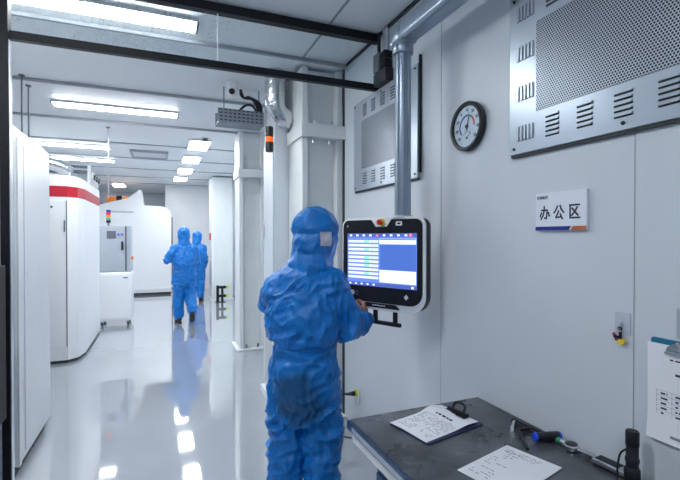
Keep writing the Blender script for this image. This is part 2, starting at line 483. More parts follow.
# ------------------------------------------------------------------ lights on the ceiling
def strip_light(label, loc, m, L=1.24, rz=0, grp='fluorescent strip lights'):
    t = thing('ceiling_light', label, 'ceiling light', loc, rz, grp)
    part('housing', M['white'], t, lambda bm: box(bm, -L / 2 - 0.02, L / 2 + 0.02, -0.085, 0.085, -0.022, -0.001, 0.004))
    part('diffuser', m, t, lambda bm: box(bm, -L / 2, L / 2, -0.07, 0.07, -0.034, -0.0225, 0.006, seg=3), True)
    part('end_cap', M['greyd'], t, lambda bm: box(bm, -L / 2 - 0.018, -L / 2 - 0.002, -0.08, 0.08, -0.036, -0.0225, 0.003))
    part('end_cap', M['greyd'], t, lambda bm: box(bm, L / 2 + 0.002, L / 2 + 0.018, -0.08, 0.08, -0.036, -0.0225, 0.003))
    return t
first = strip_light('fluorescent strip light seen through the transom glass at the top of the photo', (-0.40, 3.14, CZ), M['lamp'])
for lab, x, y in (('second fluorescent strip light, hanging clear in mid ceiling above the red-striped machine', -0.45, 5.52),
                  ('third fluorescent strip light along the ceiling, above the tall plain white enclosure', -1.40, 7.97),
                  ('farthest and lowest of the fluorescent strip lights, above the red-striped machine top', -1.46, 9.35)):
    dup(first, (x, y, CZ), lab)
strip_light('added fill strip on the office ceiling, out of view, nearest the glazed partition', (-0.75, 1.15, CZ), M['lamp_fill'], grp='added office fill strips')  # this and the next are added out of view as fill light
strip_light('added fill strip on the office ceiling, out of view far behind the viewer by the rear wall', (-1.2, -1.8, CZ), M['lamp_fill'], grp='added office fill strips')

pl = None
for i, (x, y) in enumerate(((0.55, 7.20), (0.52, 8.60), (0.48, 10.1), (0.44, 11.6), (-1.10, 13.7))):
    lab = ('nearest of the square ceiling panel lights in the corridor row', 'second square ceiling panel light in the corridor row', 'third square ceiling panel light in the corridor row',
           'farthest square ceiling panel light of the corridor row, by the far white wall', 'lone square ceiling panel light over the far white machine')[i]
    if pl is None:
        pl = thing('panel_light', lab, 'ceiling light', (x, y, CZ), 0, 'square ceiling panel lights')
        part('frame', M['white'], pl, lambda bm: box(bm, -0.16, 0.16, -0.36, 0.36, -0.030, -0.001, 0.004))
        part('diffuser', M['lampp'], pl, lambda bm: box(bm, -0.14, 0.14, -0.34, 0.34, -0.036, -0.0305))
    else: dup(pl, (x, y, CZ), lab)

# ceiling diffuser grille and smoke detector
t = thing('air_diffuser', 'square white air diffuser set in the ceiling of the far bay', 'air vent', (-0.19, 8.35, CZ))
part('frame', M['joint'], t, lambda bm: [box(bm, *a) for a in ((-0.3, 0.3, -0.3, -0.27, -0.04, -0.001), (-0.3, 0.3, 0.27, 0.3, -0.04, -0.001), (-0.3, -0.27, -0.27, 0.27, -0.04, -0.001), (0.27, 0.3, -0.27, 0.27, -0.04, -0.001))])
part('grille', M['white'], t, lambda bm: [box(bm, -0.265, 0.265, -0.24 + 0.08 * k, -0.22 + 0.08 * k, -0.03, -0.005) for k in range(7)])
t = thing('smoke_detector', 'small round smoke detector on the ceiling beside the nearest panel light', 'smoke detector', (0.60, 6.72, CZ))
part('base', M['white'], t, lambda bm: lathe(bm, [(0.05, -0.015), (0.055, -0.001)]), True)
part('sensor_head', M['greyd'], t, lambda bm: lathe(bm, [(0.02, -0.05), (0.04, -0.04), (0.042, -0.016)]), True)

# thin hanger rods from the ceiling
for i, (x, y, z0) in enumerate(((-1.16, 4.72, 2.30), (-1.18, 5.02, 2.30), (-0.655, 6.54, 2.05))):
    t = thing('hanger_rod', ('thin threaded rod hanging from the ceiling, leftmost of the pair near the door post', 'thin threaded rod hanging from the ceiling, right one of the pair near the door post',
              'thin grey rod hanging from the ceiling beside the red-striped machine')[i], 'hanger rod', (x, y, CZ), 0, 'hanger rods')
    part('rod', M['alu'] if i == 2 else M['greyd'], t, lambda bm: cyl(bm, (0, 0, z0 - CZ), (0, 0, -0.012), 0.007, n=8), True)
    part('anchor', M['greyd'], t, lambda bm: cyl(bm, (0, 0, -0.012), (0, 0, -0.001), 0.025, n=12), True)

# ------------------------------------------------------------------ steel columns
def steel_column(label, x0, x1, y0, y1, bz, web=True):
    t = thing('column', label, 'column', (0.5 * (x0 + x1), y0, 0), 0, 'white steel columns')
    w2 = (x1 - x0) / 2; D = y1 - y0; top = CZ - 0.032
    part('flange', M['column'], t, lambda bm: box(bm, -w2, -w2 + 0.05, 0, D, 0.02, top, 0.004))
    part('flange', M['column'], t, lambda bm: box(bm, w2 - 0.05, w2, 0, D, 0.02, top, 0.004))
    part('web', M['column'], t, lambda bm: box(bm, -w2 + 0.0505, w2 - 0.0505, 0.08, 0.12, 0.02, top))
    br = part('bracket', M['column'], t, lambda bm: (box(bm, -w2 - 0.02, w2 + 0.012, -0.05, -0.002, bz - 0.055, bz + 0.055, 0.004), box(bm, -w2 + 0.052, w2 - 0.052, -0.002, 0.078, bz - 0.05, bz - 0.035),
                                                         box(bm, -w2 - 0.02, -w2 - 0.002, -0.002, D, bz - 0.055, bz + 0.055, 0.004)))
    for k in (-0.35, 0.35):
        part('bolt', M['alu'], br, lambda bm: (cyl(bm, (k * w2 * 1.2, 0.03, bz - 0.09), (k * w2 * 1.2, 0.03, bz - 0.0505), 0.013, n=6), cyl(bm, (k * w2 * 1.2, -0.025, bz + 0.0555), (k * w2 * 1.2, -0.025, bz + 0.085), 0.013, n=6)))
    bp = part('base_plate', M['column'], t, lambda bm: box(bm, -w2 - 0.05, w2 + 0.04, -0.09, D + 0.05, 0.001, 0.0195, 0.003))
    for k in (-0.45, 0.45):
        part('anchor_bolt', M['greyd'], bp, lambda bm: cyl(bm, (k * w2, 0.0, 0.02), (k * w2, 0.0, 0.07), 0.014, n=6))
    return t
steel_column('white steel column nearest the viewer, beside the blue-suited worker at the screen', 1.085, 1.445, 3.475, 3.88, 2.43)
steel_column('white steel column standing alone with bolted base plate, left of the louvred cabinet', 0.975, 1.32, 5.97, 6.36, 2.40)
# boxed column beyond
t = thing('column', 'smooth boxed white column farthest down the corridor, beside the black and yellow guard', 'column', (1.36, 10.8, 0), 0, 'white steel columns')
part('casing', M['column'], t, lambda bm: box(bm, -0.24, 0.24, 0, 0.7, 0.03, CZ - 0.032, 0.008))
part('corner_trim', M['white'], t, lambda bm: (box(bm, -0.252, -0.20, -0.012, -0.001, 0.03, 2.9), box(bm, -0.252, -0.2405, -0.001, 0.06, 0.03, 2.9)))
part('plinth', M['white'], t, lambda bm: box(bm, -0.27, 0.27, -0.03, 0.73, 0.001, 0.029, 0.004))
part('louver', M['grey'], t, lambda bm: [box(bm, -0.2525, -0.2405, 0.25, 0.55, 0.35 + 0.05 * k, 0.375 + 0.05 * k) for k in range(12)])
part('alarm_button', M['redb'], t, lambda bm: box(bm, -0.27, -0.2405, 0.3, 0.4, 1.45, 1.62, 0.004), label='small red alarm box')

# louvred cabinet between the columns
t = thing('utility_cabinet', 'tall white louvred cabinet between two steel columns under the silver duct', 'cabinet', (0.95, 3.90, 0))
part('body', M['wall'], t, lambda bm: box(bm, 0.006, 0.45, 0.0, 0.42, 0.06, CZ - 0.032, 0.004))
pd = part('door', M['wall'], t, lambda bm: box(bm, -0.008, 0.005, 0.02, 0.40, 0.98, 2.42, 0.002))
part('handle', M['chrome'], pd, lambda bm: box(bm, -0.022, -0.0085, 0.34, 0.37, 1.52, 1.66, 0.004))
lp = part('louver_panel', M['white'], t, lambda bm: box(bm, -0.008, 0.005, 0.02, 0.40, 0.10, 0.95, 0.002))
part('louver', M['greyd'], lp, lambda bm: [box(bm, -0.0095, -0.0085, 0.06, 0.36, 0.14 + 0.032 * k, 0.15 + 0.032 * k) for k in range(25)])
part('plinth', M['white'], t, lambda bm: box(bm, -0.03, 0.45, -0.01, 0.46, 0.001, 0.059, 0.003))

# silver duct with elbow
t = thing('ventilation_duct', 'silver foil-wrapped air duct with elbow below the ceiling beside the near column', 'duct', (0.93, 3.78, 2.5))
pp = [(0, 0, CZ - 2.501), (0, 0, 0.35), (0, 0, 0.25)] + [(0.13 - 0.13 * math.cos(a), 0.02 * a, 0.23 - 0.13 * math.sin(a)) for a in (0.35, 0.7, 1.05, 1.4, 1.57)]
part('pipe', M['foil'], t, lambda bm: tube(bm, pp, 0.090, 24), True)
for z in (0.40, 0.28):
    part('band', M['chrome'], t, lambda bm: cyl(bm, (0, 0, z), (0, 0, z + 0.012), 0.094, n=24), True)

# orange signal lamp under the duct
t = thing('signal_lamp', 'black and orange signal lamp hanging below the silver duct elbow', 'signal lamp', (0.865, 3.72, 2.275))
part('lower_cap', M['blackp'], t, lambda bm: lathe(bm, [(0.02, 0.0), (0.034, 0.006), (0.034, 0.085)]), True)
part('lens', M['orange_lens'], t, lambda bm: lathe(bm, [(0.033, 0.0855), (0.033, 0.130)]), True)
part('upper_cap', M['blackp'], t, lambda bm: lathe(bm, [(0.034, 0.1305), (0.034, 0.215), (0.02, 0.222)]), True)
part('stem', M['blackp'], t, lambda bm: tube(bm, smooth_path([(0, 0, 0.215), (0.01, 0.02, 0.222), (0.03, 0.10, 0.222), (0.075, 0.19, 0.222)]), 0.006, 8), True)

# cable tray, camera and its cables
t = thing('cable_tray', 'perforated dark grey cable tray hung below the ceiling beside the silver duct', 'cable tray', (0.495, 4.25, 2.63))
part('side_plate', M['tray'], t, lambda bm: box(bm, 0, 0.44, 0, 0.012, 0, 0.135, 0.002))
part('side_plate', M['tray'], t, lambda bm: box(bm, 0, 0.44, 0.20, 0.212, 0, 0.135, 0.002))
part('bottom_plate', M['tray'], t, lambda bm: box(bm, 0, 0.44, 0.0125, 0.1995, 0.001, 0.010))
part('perforation', M['slot'], t, lambda bm: [box(bm, 0.02 + 0.042 * k, 0.045 + 0.042 * k, -0.002, -0.0005, 0.02 + 0.033 * j, 0.032 + 0.033 * j) for k in range(10) for j in range(4)])
for hx in (0.07, 0.41):
    part('hanger', M['tray'], t, lambda bm: cyl(bm, (hx, 0.1, 0.01), (hx, 0.1, 0.369), 0.006, n=8))
t = thing('security_camera', 'small white dome security camera on the ceiling above the cable tray', 'camera', (0.63, 4.20, CZ))
part('mount', M['white'], t, lambda bm: lathe(bm, [(0.045, -0.05), (0.06, -0.02), (0.06, -0.001)]), True)
part('housing', M['white'], t, lambda bm: lathe(bm, [(0.01, -0.135), (0.04, -0.12), (0.052, -0.09), (0.046, -0.051)]), True)
part('lens', M['blackp'], t, lambda bm: cyl(bm, (-0.014, -0.040, -0.095), (-0.022, -0.062, -0.105), 0.027, n=16), True)
bm = NB()
for k, dx in enumerate((0.0, 0.03, 0.055)):
    tube(bm, smooth_path([(0.70, 4.22, 2.95 - 0.02 * k), (0.74, 4.24, 2.88), (0.80 + dx, 4.27, 2.90 - 0.01 * k), (0.88 + dx * 0.8, 4.32, 2.83), (0.90 + dx * 0.5, 4.35, 2.66)]), 0.012, 8)
tube(bm, smooth_path([(0.90, 4.33, 2.66), (0.86, 4.34, 2.82), (0.78, 4.33, 2.84), (0.70, 4.33, 2.76), (0.66, 4.33, 2.65)]), 0.012, 8)
tag(obj('cable_bundle', bm, M['blackp'], smooth=True), 'bundle of black cables looping from the security camera into the cable tray', 'cables')

# ------------------------------------------------------------------ machines on the left
t = thing('machine_enclosure', 'tall plain white machine enclosure right behind the black door post', 'machine', (-0.86, 3.36, 0))
prof = [(0, 0.06), (0, 2.23), (-0.06, 2.29), (-1.25, 2.37), (-1.25, 0.06)]
part('body', M['white'], t, lambda bm: prism(bm, prof, 0.0, 0.90, 'y', bev=0.008))
part('plinth', M['dark_gap'], t, lambda bm: box(bm, -1.23, -0.02, 0.02, 0.78, 0.001, 0.059))
part('side_panel', M['white'], t, lambda bm: box(bm, 0.0005, 0.006, 0.16, 0.78, 0.10, 2.15, 0.002))
part('corner_post', M['white'], t, lambda bm: box(bm, 0.0005, 0.012, 0.0, 0.05, 0.06, 2.18, 0.003))

t = thing('machine_enclosure', 'white machine with a red stripe around its chamfered top', 'machine', (-0.92, 6.16, 0))
fp = [(-1.2, 0), (-0.14, 0), (-0.045, 0.10), (0.0, 0.34), (0, 1.75), (-1.2, 1.75)]
def inset(poly, d):
    cx = sum(p[0] for p in poly) / len(poly); cy = sum(p[1] for p in poly) / len(poly)
    return [(cx + (p[0] - cx) * (1 + d), cy + (p[1] - cy) * (1 + d)) for p in poly]
part('body', M['white'], t, lambda bm: prism(bm, fp, 0.035, 2.025, 'z', bev=0.004))
part('red_stripe', M['red'], t, lambda bm: prism(bm, inset(fp, 0.003), 2.027, 2.155, 'z'), label='red band around the machine')
part('top_hood', M['white'], t, lambda bm: (prism(bm, fp, 2.157, 2.27, 'z'), prism(bm, inset(fp, -0.10), 2.271, 2.30, 'z', bev=0.01)))
part('plinth', M['dark_gap'], t, lambda bm: prism(bm, inset(fp, -0.01), 0.001, 0.034, 'z'))
part('skirt', M['white'], t, lambda bm: prism(bm, inset(fp, 0.004), 0.085, 0.16, 'z'))
dd = part('door', M['white'], t, lambda bm: box(bm, -1.1, -0.158, -0.012, -0.001, 0.20, 1.98, 0.003))
part('door_gap', M['dark_gap'], t, lambda bm: box(bm, -0.154, -0.146, -0.006, -0.001, 0.20, 1.98))
part('handle', M['greyd'], dd, lambda bm: box(bm, -0.175, -0.16, -0.03, -0.0125, 1.60, 1.74, 0.003))
part('lock', M['greyd'], dd, lambda bm: cyl(bm, (-0.30, -0.012, 1.90), (-0.30, -0.022, 1.90), 0.014, n=12))
t2 = thing('foil_hose', 'crumpled silver foil hose on top of the red-striped machine', 'hose', (-1.26, 6.38, 2.302))
part('hose', M['foil'], t2, lambda bm: tube(bm, smooth_path([(-0.35, 0, 0.08), (-0.12, 0.0, 0.16), (0.06, 0.05, 0.13), (0.17, 0.12, 0.06)]), 0.08, 16), True)
part('collar', M['chrome'], t2, lambda bm: cyl(bm, (0.17, 0.12, 0.001), (0.17, 0.12, 0.05), 0.085, n=20), True)
t2 = thing('pipe_rack', 'white rack of grey air pipes standing on the red-striped machine top', 'pipe rack', (-1.14, 6.85, 2.302))
for k in range(3):
    part('upright', M['white'], t2, lambda bm: box(bm, 0.20, 0.235, 0.0 + 0.38 * k, 0.04 + 0.38 * k, -0.03, 0.22 - 0.05 * k, 0.003))
part('pipe', M['greyd'], t2, lambda bm: cyl(bm, (-0.30, 0.02, 0.195), (0.199, 0.02, 0.195), 0.018, n=12), True)
part('pipe', M['greyd'], t2, lambda bm: cyl(bm, (-0.30, 0.06, 0.13), (0.199, 0.06, 0.13), 0.026, n=12), True)
part('rail', M['white'], t2, lambda bm: box(bm, 0.236, 0.262, 0, 0.82, 0.04, 0.08))
for k in range(3):
    part('valve', M['blackp'], t2, lambda bm: box(bm, 0.263, 0.288, 0.08 + 0.22 * k, 0.16 + 0.22 * k, 0.03, 0.10, 0.004))

t = thing('wheeled_cabinet', 'low white cabinet on casters standing under the grey control box', 'cabinet', (-0.745, 8.35, 0))
part('body', M['white'], t, lambda bm: box(bm, -0.265, 0.265, 0, 0.55, 0.09, 0.925, 0.025, seg=3), True)
part('front_panel', M['white'], t, lambda bm: box(bm, -0.225, 0.225, -0.008, -0.001, 0.14, 0.88, 0.003))
part('name_plate', M['greyd'], t, lambda bm: box(bm, 0.13, 0.20, -0.011, -0.0085, 0.82, 0.84))
for sx in (-0.2, 0.2):
    for sy in (0.07, 0.48):
        c = part('caster', M['rubber'], t, lambda bm: cyl(bm, (sx - 0.015, sy, 0.031), (sx + 0.015, sy, 0.031), 0.03, n=16), True)
        part('fork', M['greyd'], c, lambda bm: (box(bm, sx - 0.022, sx - 0.016, sy - 0.02, sy + 0.02, 0.03, 0.089), box(bm, sx + 0.016, sx + 0.022, sy - 0.02, sy + 0.02, 0.03, 0.089), box(bm, sx - 0.022, sx + 0.022, sy - 0.02, sy + 0.02, 0.0825, 0.0888)))
part('side_cables', M['blackp'], t, lambda bm: tube(bm, smooth_path([(-0.28, 0.1, 0.85), (-0.30, 0.1, 0.6), (-0.285, 0.12, 0.3), (-0.28, 0.1, 0.1)]), 0.012, 8), True)
t = thing('control_cabinet', 'grey electrical control cabinet stacked on the low wheeled cabinet', 'cabinet', (-0.745, 8.37, 0.926))
part('body', M['grey'], t, lambda bm: box(bm, -0.26, 0.25, 0.012, 0.50, 0.001, 0.80, 0.006))
d_ = part('door', M['grey'], t, lambda bm: box(bm, -0.25, 0.155, 0.0, 0.011, 0.02, 0.79, 0.003))
part('display', M['greyd'], d_, lambda bm: box(bm, -0.12, 0.02, -0.004, -0.0005, 0.58, 0.71))
part('handle', M['blackp'], d_, lambda bm: box(bm, 0.10, 0.135, -0.02, -0.0005, 0.38, 0.53, 0.004))
part('indicator', M['bluetip'], d_, lambda bm: (cyl(bm, (0.06, 0, 0.65), (0.06, -0.012, 0.65), 0.017, n=12), cyl(bm, (0.115, 0, 0.65), (0.115, -0.012, 0.65), 0.017, n=12)))
part('side_strip', M['greyd'], t, lambda bm: box(bm, 0.16, 0.185, 0.003, 0.0115, 0.02, 0.79))
part('stop_knob', M['orange'], t, lambda bm: cyl(bm, (0.251, 0.1, 0.24), (0.285, 0.1, 0.24), 0.03, n=14), True)
t = thing('tower_light', 'red, orange and green tower light on top of the grey control cabinet', 'signal lamp', (-0.85, 8.50, 1.727))
part('pole', M['greyd'], t, lambda bm: (cyl(bm, (0, 0, 0), (0, 0, 0.05), 0.013, n=10), cyl(bm, (0, 0, 0), (0, 0, 0.006), 0.03, n=14)))
for k, mm in enumerate(('black', 'green_lens', 'orange_lens', 'red_lens', 'blue_lens')):
    part('lens', M[mm], t, lambda bm: lathe(bm, [(0.035, 0.051 + 0.045 * k), (0.035, 0.094 + 0.045 * k)], n=16), True)

t = thing('machine_enclosure', 'large white machine with a peaked top at the far end of the bay', 'machine', (-0.61, 12.45, 0))
prof = [(-1.6, 0.06), (-1.6, 2.34), (-0.80, 2.36), (-0.20, 2.52), (0.08, 2.76), (0.14, 2.72), (0.19, 2.35), (0.66, 2.33), (0.80, 2.22), (0.85, 2.10), (0.85, 0.06)]
part('body', M['white'], t, lambda bm: prism(bm, prof, 0, 0.80, 'y', bev=0.01))
part('plinth', M['dark_gap'], t, lambda bm: box(bm, -1.58, 0.83, 0.04, 0.76, 0.001, 0.059))
part('slot', M['grey'], t, lambda bm: box(bm, -0.60, -0.06, -0.006, -0.001, 2.15, 2.185))
part('lower_trim', M['white'], t, lambda bm: box(bm, -1.55, 0.82, -0.02, -0.001, 0.13, 0.19, 0.006))
part('side_pipe', M['greyd'], t, lambda bm: box(bm, 0.855, 0.885, 0.0, 0.04, 0.3, 2.05, 0.005))
t = thing('linear_actuator', 'orange and black motor units on the top of the far white machine', 'actuator', (-1.02, 13.32, 2.302))
part('beam', M['greyd'], t, lambda bm: box(bm, -0.55, 0.22, 0, 0.08, 0.001, 0.14, 0.005))
part('motor', M['orange'], t, lambda bm: box(bm, -0.36, -0.12, -0.05, 0.1, 0.141, 0.33, 0.01))
part('motor', M['orange'], t, lambda bm: box(bm, 0.02, 0.30, -0.05, 0.1, 0.141, 0.33, 0.01))
for ux in (-0.45, 0.1):
    part('stand', M['greyd'], t, lambda bm: box(bm, ux - 0.03, ux + 0.03, 0.01, 0.07, -2.301, 0.0))
part('coupling', M['black'], t, lambda bm: box(bm, -0.119, 0.019, -0.03, 0.08, 0.141, 0.36, 0.005))

# black and yellow guard beside the far column
t = thing('floor_guard', 'black floor guard with yellow-tipped arms at the foot of the far column', 'guard', (1.27, 10.42, 0))
part('post', M['black'], t, lambda bm: (box(bm, -0.10, -0.04, -0.03, 0.03, 0.002, 0.40, 0.008), box(bm, 0.02, 0.07, 0.05, 0.10, 0.002, 0.36, 0.008)))
for z in (0.355, 0.155):
    a = part('arm', M['black'], t, lambda bm: box(bm, -0.039, 0.12, -0.025, 0.025, z - 0.03, z + 0.03, 0.006))
    part('yellow_tip', M['lime'], a, lambda bm: box(bm, 0.1205, 0.18, -0.027, 0.027, z - 0.032, z + 0.032, 0.006))
part('base', M['black'], t, lambda bm: box(bm, -0.12, 0.11, -0.06, 0.12, 0.0005, 0.0015))

# black equipment at the extreme left
t = thing('equipment_box', 'black equipment box by the door post at the left edge', 'equipment', (-0.915, 2.42, 0))
part('body', M['rubber'], t, lambda bm: box(bm, -0.25, 0.165, 0, 0.33, 0.60, 1.40, 0.006))
part('leg', M['greyd'], t, lambda bm: box(bm, -0.22, -0.16, 0.02, 0.08, 0.001, 0.599))
part('leg', M['greyd'], t, lambda bm: box(bm, 0.09, 0.15, 0.02, 0.08, 0.001, 0.599))
part('leg', M['greyd'], t, lambda bm: box(bm, -0.22, -0.16, 0.25, 0.31, 0.001, 0.599))
part('leg', M['greyd'], t, lambda bm: box(bm, 0.09, 0.15, 0.25, 0.31, 0.001, 0.599))
part('monitor_stand', M['benchblue'], t, lambda bm: box(bm, -0.2, 0.14, 0.1, 0.14, 1.401, 1.55, 0.006))

# ------------------------------------------------------------------ right wall fittings
def vent_panel(label, y_left, side_louvers, strip, W, c0, dc):
    t = thing('vent_panel', label, 'vent panel', group='perforated vent panels', mw=on_wall(y_left, 1.905))
    H = 0.69
    part('sheet', M['vent'], t, lambda bm: box(bm, 0, W, 0, H, 0.001, 0.022, 0.002))
    part('backing', M['dark_gap'], t, lambda bm: box(bm, 0.004, W - 0.004, -0.012, -0.0005, 0.0005, 0.016))
    part('perforated_mesh', M['perf'], t, lambda bm: box(bm, 0.15, W - 0.15, 0.16, 0.53, 0.0225, 0.0245))
    def group(cx, cy, vert):
        bm = NB()
        for k in range(5):
            o = (k - 2) * 0.019
            L = 0.033
            for (dz, mi, hw, ln) in ((0.0, 1, 0.0036, L), (0.005, 0, 0.0042, L * 0.96)):
                a, b = (cx + o, cy) if vert else (cx, cy + o)
                if mi == 0:   # pressed hood beside its dark mouth
                    if vert: a += 0.0066
                    else: b += 0.0066
                if vert: x0, x1, y0, y1 = a - hw, a + hw, b - ln, b + ln
                else: x0, x1, y0, y1 = a - ln, a + ln, b - hw, b + hw
                prism(bm, rrect(x0, x1, y0, y1, hw * 0.95, 3), 0.0222, 0.0232 + dz, 'z', mi)
        obj('louver', bm, [M['vent'], M['slot']], t, True)
    for k in range(5):
        cx = c0 + dc * k
        group(cx, 0.085, False); group(cx, H - 0.085, False)
    if side_louvers:
        for k in range(4):
            group(0.085, 0.086 + 0.171 * k, True); group(W - 0.085, 0.086 + 0.171 * k, True)
    for sx in (0.028, W / 2, W - 0.028):
        for sy in (0.024, H - 0.024):
            part('screw', M['blackp'], t, lambda bm: cyl(bm, (sx, sy, 0.0222), (sx, sy, 0.028), 0.007, 0.005, n=12), True)
    if strip:
        part('edge_strip', M['black'], t, lambda bm: box(bm, W + 0.001, W + 0.014, 0.03, H + 0.05, 0.001, 0.016, 0.002))
    return t
vent_panel('perforated vent panel behind the grey console post', 3.20, False, True, 0.94, 0.20, 0.145)
vent_panel('large perforated vent panel above the office sign', 1.508, True, False, 1.03, 0.229, 0.1435)

# sign
t = thing('door_sign', 'white office-area sign with navy and orange footer on the wall', 'sign', mw=on_wall(1.248, 1.648))
part('plate', M['sign'], t, lambda bm: box(bm, -0.117, 0.117, -0.076, 0.076, 0.001, 0.016, 0.001))
part('navy_band', M['navy'], t, lambda bm: prism(bm, [(-0.117, -0.0755), (0.042, -0.0755), (0.052, -0.060), (-0.117, -0.060)], 0.0162, 0.0170, 'z'))
part('orange_band', M['rust'], t, lambda bm: prism(bm, [(0.050, -0.0755), (0.117, -0.0755), (0.117, -0.060), (0.060, -0.060)], 0.0162, 0.0170, 'z'))
def brush(bm, strokes, cx, cy, ww, hh, t, z0, z1):
    for st in strokes:
        P = [(cx + (x - 0.5) * ww, cy + (y - 0.5) * hh) for x, y in st]
        for (ax, ay), (bx, by) in zip(P, P[1:]):
            L = math.hypot(bx - ax, by - ay); ux, uy = (bx - ax) / L, (by - ay) / L
            ax, ay, bx, by = ax - ux * t * 0.4, ay - uy * t * 0.4, bx + ux * t * 0.4, by + uy * t * 0.4
            nx, ny = -uy * t / 2, ux * t / 2
            prism(bm, [(ax + nx, ay + ny), (ax - nx, ay - ny), (bx - nx, by - ny), (bx + nx, by + ny)], z0, z1, 'z')
            z1 += 0.00003
GLYPHS = (
    (-0.070, [[(0.16, 0.68), (0.74, 0.68), (0.70, 0.24), (0.64, 0.08), (0.48, 0.12)], [(0.44, 0.95), (0.42, 0.60), (0.31, 0.28), (0.10, 0.04)], [(0.15, 0.50), (0.04, 0.24)], [(0.86, 0.50), (0.97, 0.26)]]),
    (-0.003, [[(0.36, 0.92), (0.25, 0.68), (0.04, 0.46)], [(0.62, 0.94), (0.74, 0.68), (0.96, 0.46)], [(0.48, 0.56), (0.22, 0.12), (0.74, 0.16)], [(0.64, 0.36), (0.84, 0.02)]]),
    (0.066, [[(0.08, 0.92), (0.94, 0.92)], [(0.12, 0.92), (0.12, 0.06), (0.97, 0.06)], [(0.76, 0.76), (0.55, 0.47), (0.27, 0.22)], [(0.30, 0.70), (0.55, 0.47), (0.82, 0.22)]]))
for gx, st in GLYPHS:
    part('lettering', M['ink'], t, lambda bm: brush(bm, st, gx, -0.004, 0.048, 0.056, 0.0068, 0.0162, 0.0168))
text_mesh('small_lettering', '曙沣新能', 0.0135, M['ink'], t, (-0.082, 0.056, 0.0166), off=0.0004)

# thermometer clock
t = thing('wall_thermometer', 'round black-rimmed dial thermometer on the wall', 'thermometer', mw=on_wall(1.80, 2.105))
R = 0.124
part('rim', M['blackp'], t, lambda bm: lathe(bm, [(R - 0.004, 0.001), (R, 0.006), (R, 0.030), (R - 0.006, 0.036), (R - 0.018, 0.034), (R - 0.020, 0.020), (R - 0.06, 0.0195)], n=48), True)
part('dial', M['offwhite'], t, lambda bm: cyl(bm, (0, 0, 0.0197), (0, 0, 0.0215), R - 0.0205, n=48))
def arc(bm, r0, r1, a0, a1, z0, z1, n=24, c=(0, 0)):
    poly = [(c[0] + r1 * math.cos(math.radians(a0 + (a1 - a0) * i / n)), c[1] + r1 * math.sin(math.radians(a0 + (a1 - a0) * i / n))) for i in range(n + 1)]
    poly += [(c[0] + r0 * math.cos(math.radians(a1 + (a0 - a1) * i / n)), c[1] + r0 * math.sin(math.radians(a1 + (a0 - a1) * i / n))) for i in range(n + 1)]
    prism(bm, poly, z0, z1, 'z')
part('blue_arc', M['dialblue'], t, lambda bm: arc(bm, 0.050, 0.060, 85, 220, 0.0216, 0.0222))
part('green_arc', M['green'], t, lambda bm: arc(bm, 0.050, 0.060, 62, 85, 0.0216, 0.0222, 8))
part('red_arc', M['inkr'], t, lambda bm: arc(bm, 0.050, 0.060, -5, 62, 0.0216, 0.0222))
for k, s in enumerate(('-30', '-20', '-10', '0', '10', '20', '30', '40', '50')):
    a = math.radians(222 - k * 33)
    text_mesh('numeral', s, 0.022, M['ink'], t, (0.082 * math.cos(a), 0.082 * math.sin(a), 0.0220), off=0.0004)
part('tick_marks', M['ink'], t, lambda bm: [arc(bm, 0.098, 0.104, 222 - k * 6.6 - 0.6, 222 - k * 6.6 + 0.6, 0.0216, 0.0221, 1) for k in range(41)])
part('humidity_dial', M['ink'], t, lambda bm: [arc(bm, 0.030, 0.036, 30 + k * 12 - 2, 30 + k * 12 + 2, 0.0216, 0.0221, 1, (0, -0.058)) for k in range(11)])
part('pointer', M['ink'], t, lambda bm: (prism(bm, [(-0.004, -0.02), (0.004, -0.02), (0.022, 0.064), (0.020, 0.066)], 0.024, 0.025, 'z'), cyl(bm, (0, 0, 0.0216), (0, 0, 0.027), 0.009, n=16)))
part('pointer', M['ink'], t, lambda bm: (prism(bm, [(-0.003, -0.061), (0.0, -0.056), (0.03, -0.036), (0.028, -0.039)], 0.0225, 0.0235, 'z'), cyl(bm, (0, -0.058, 0.0216), (0, -0.058, 0.0245), 0.006, n=12)))
part('crystal', M['glass'], t, lambda bm: cyl(bm, (0, 0, 0.0305), (0, 0, 0.0325), R - 0.0195, n=48))

# junction box with conduit where the rails meet the wall
t = thing('junction_box', 'black two-part motor box on the wall where the black rails end', 'junction box', mw=on_wall(2.68, 2.60))
part('lower_box', M['blackp'], t, lambda bm: box(bm, -0.09, 0.09, 0.0, 0.085, 0.001, 0.065, 0.006))
part('upper_box', M['greyd'], t, lambda bm: box(bm, -0.075, 0.01, 0.086, 0.215, 0.001, 0.075, 0.006))
part('cooling_fin', M['blackp'], t, lambda bm: [box(bm, 0.0105, 0.075, 0.09 + 0.018 * k, 0.10 + 0.018 * k, 0.001, 0.06) for k in range(7)])
part('conduit', M['blackp'], t, lambda bm: cyl(bm, (-0.05, 0.216, 0.04), (-0.05, 0.37, 0.04), 0.012, n=10), True)
part('bracket', M['grey'], t, lambda bm: box(bm, -0.035, 0.03, 0.216, 0.39, 0.001, 0.022, 0.003))

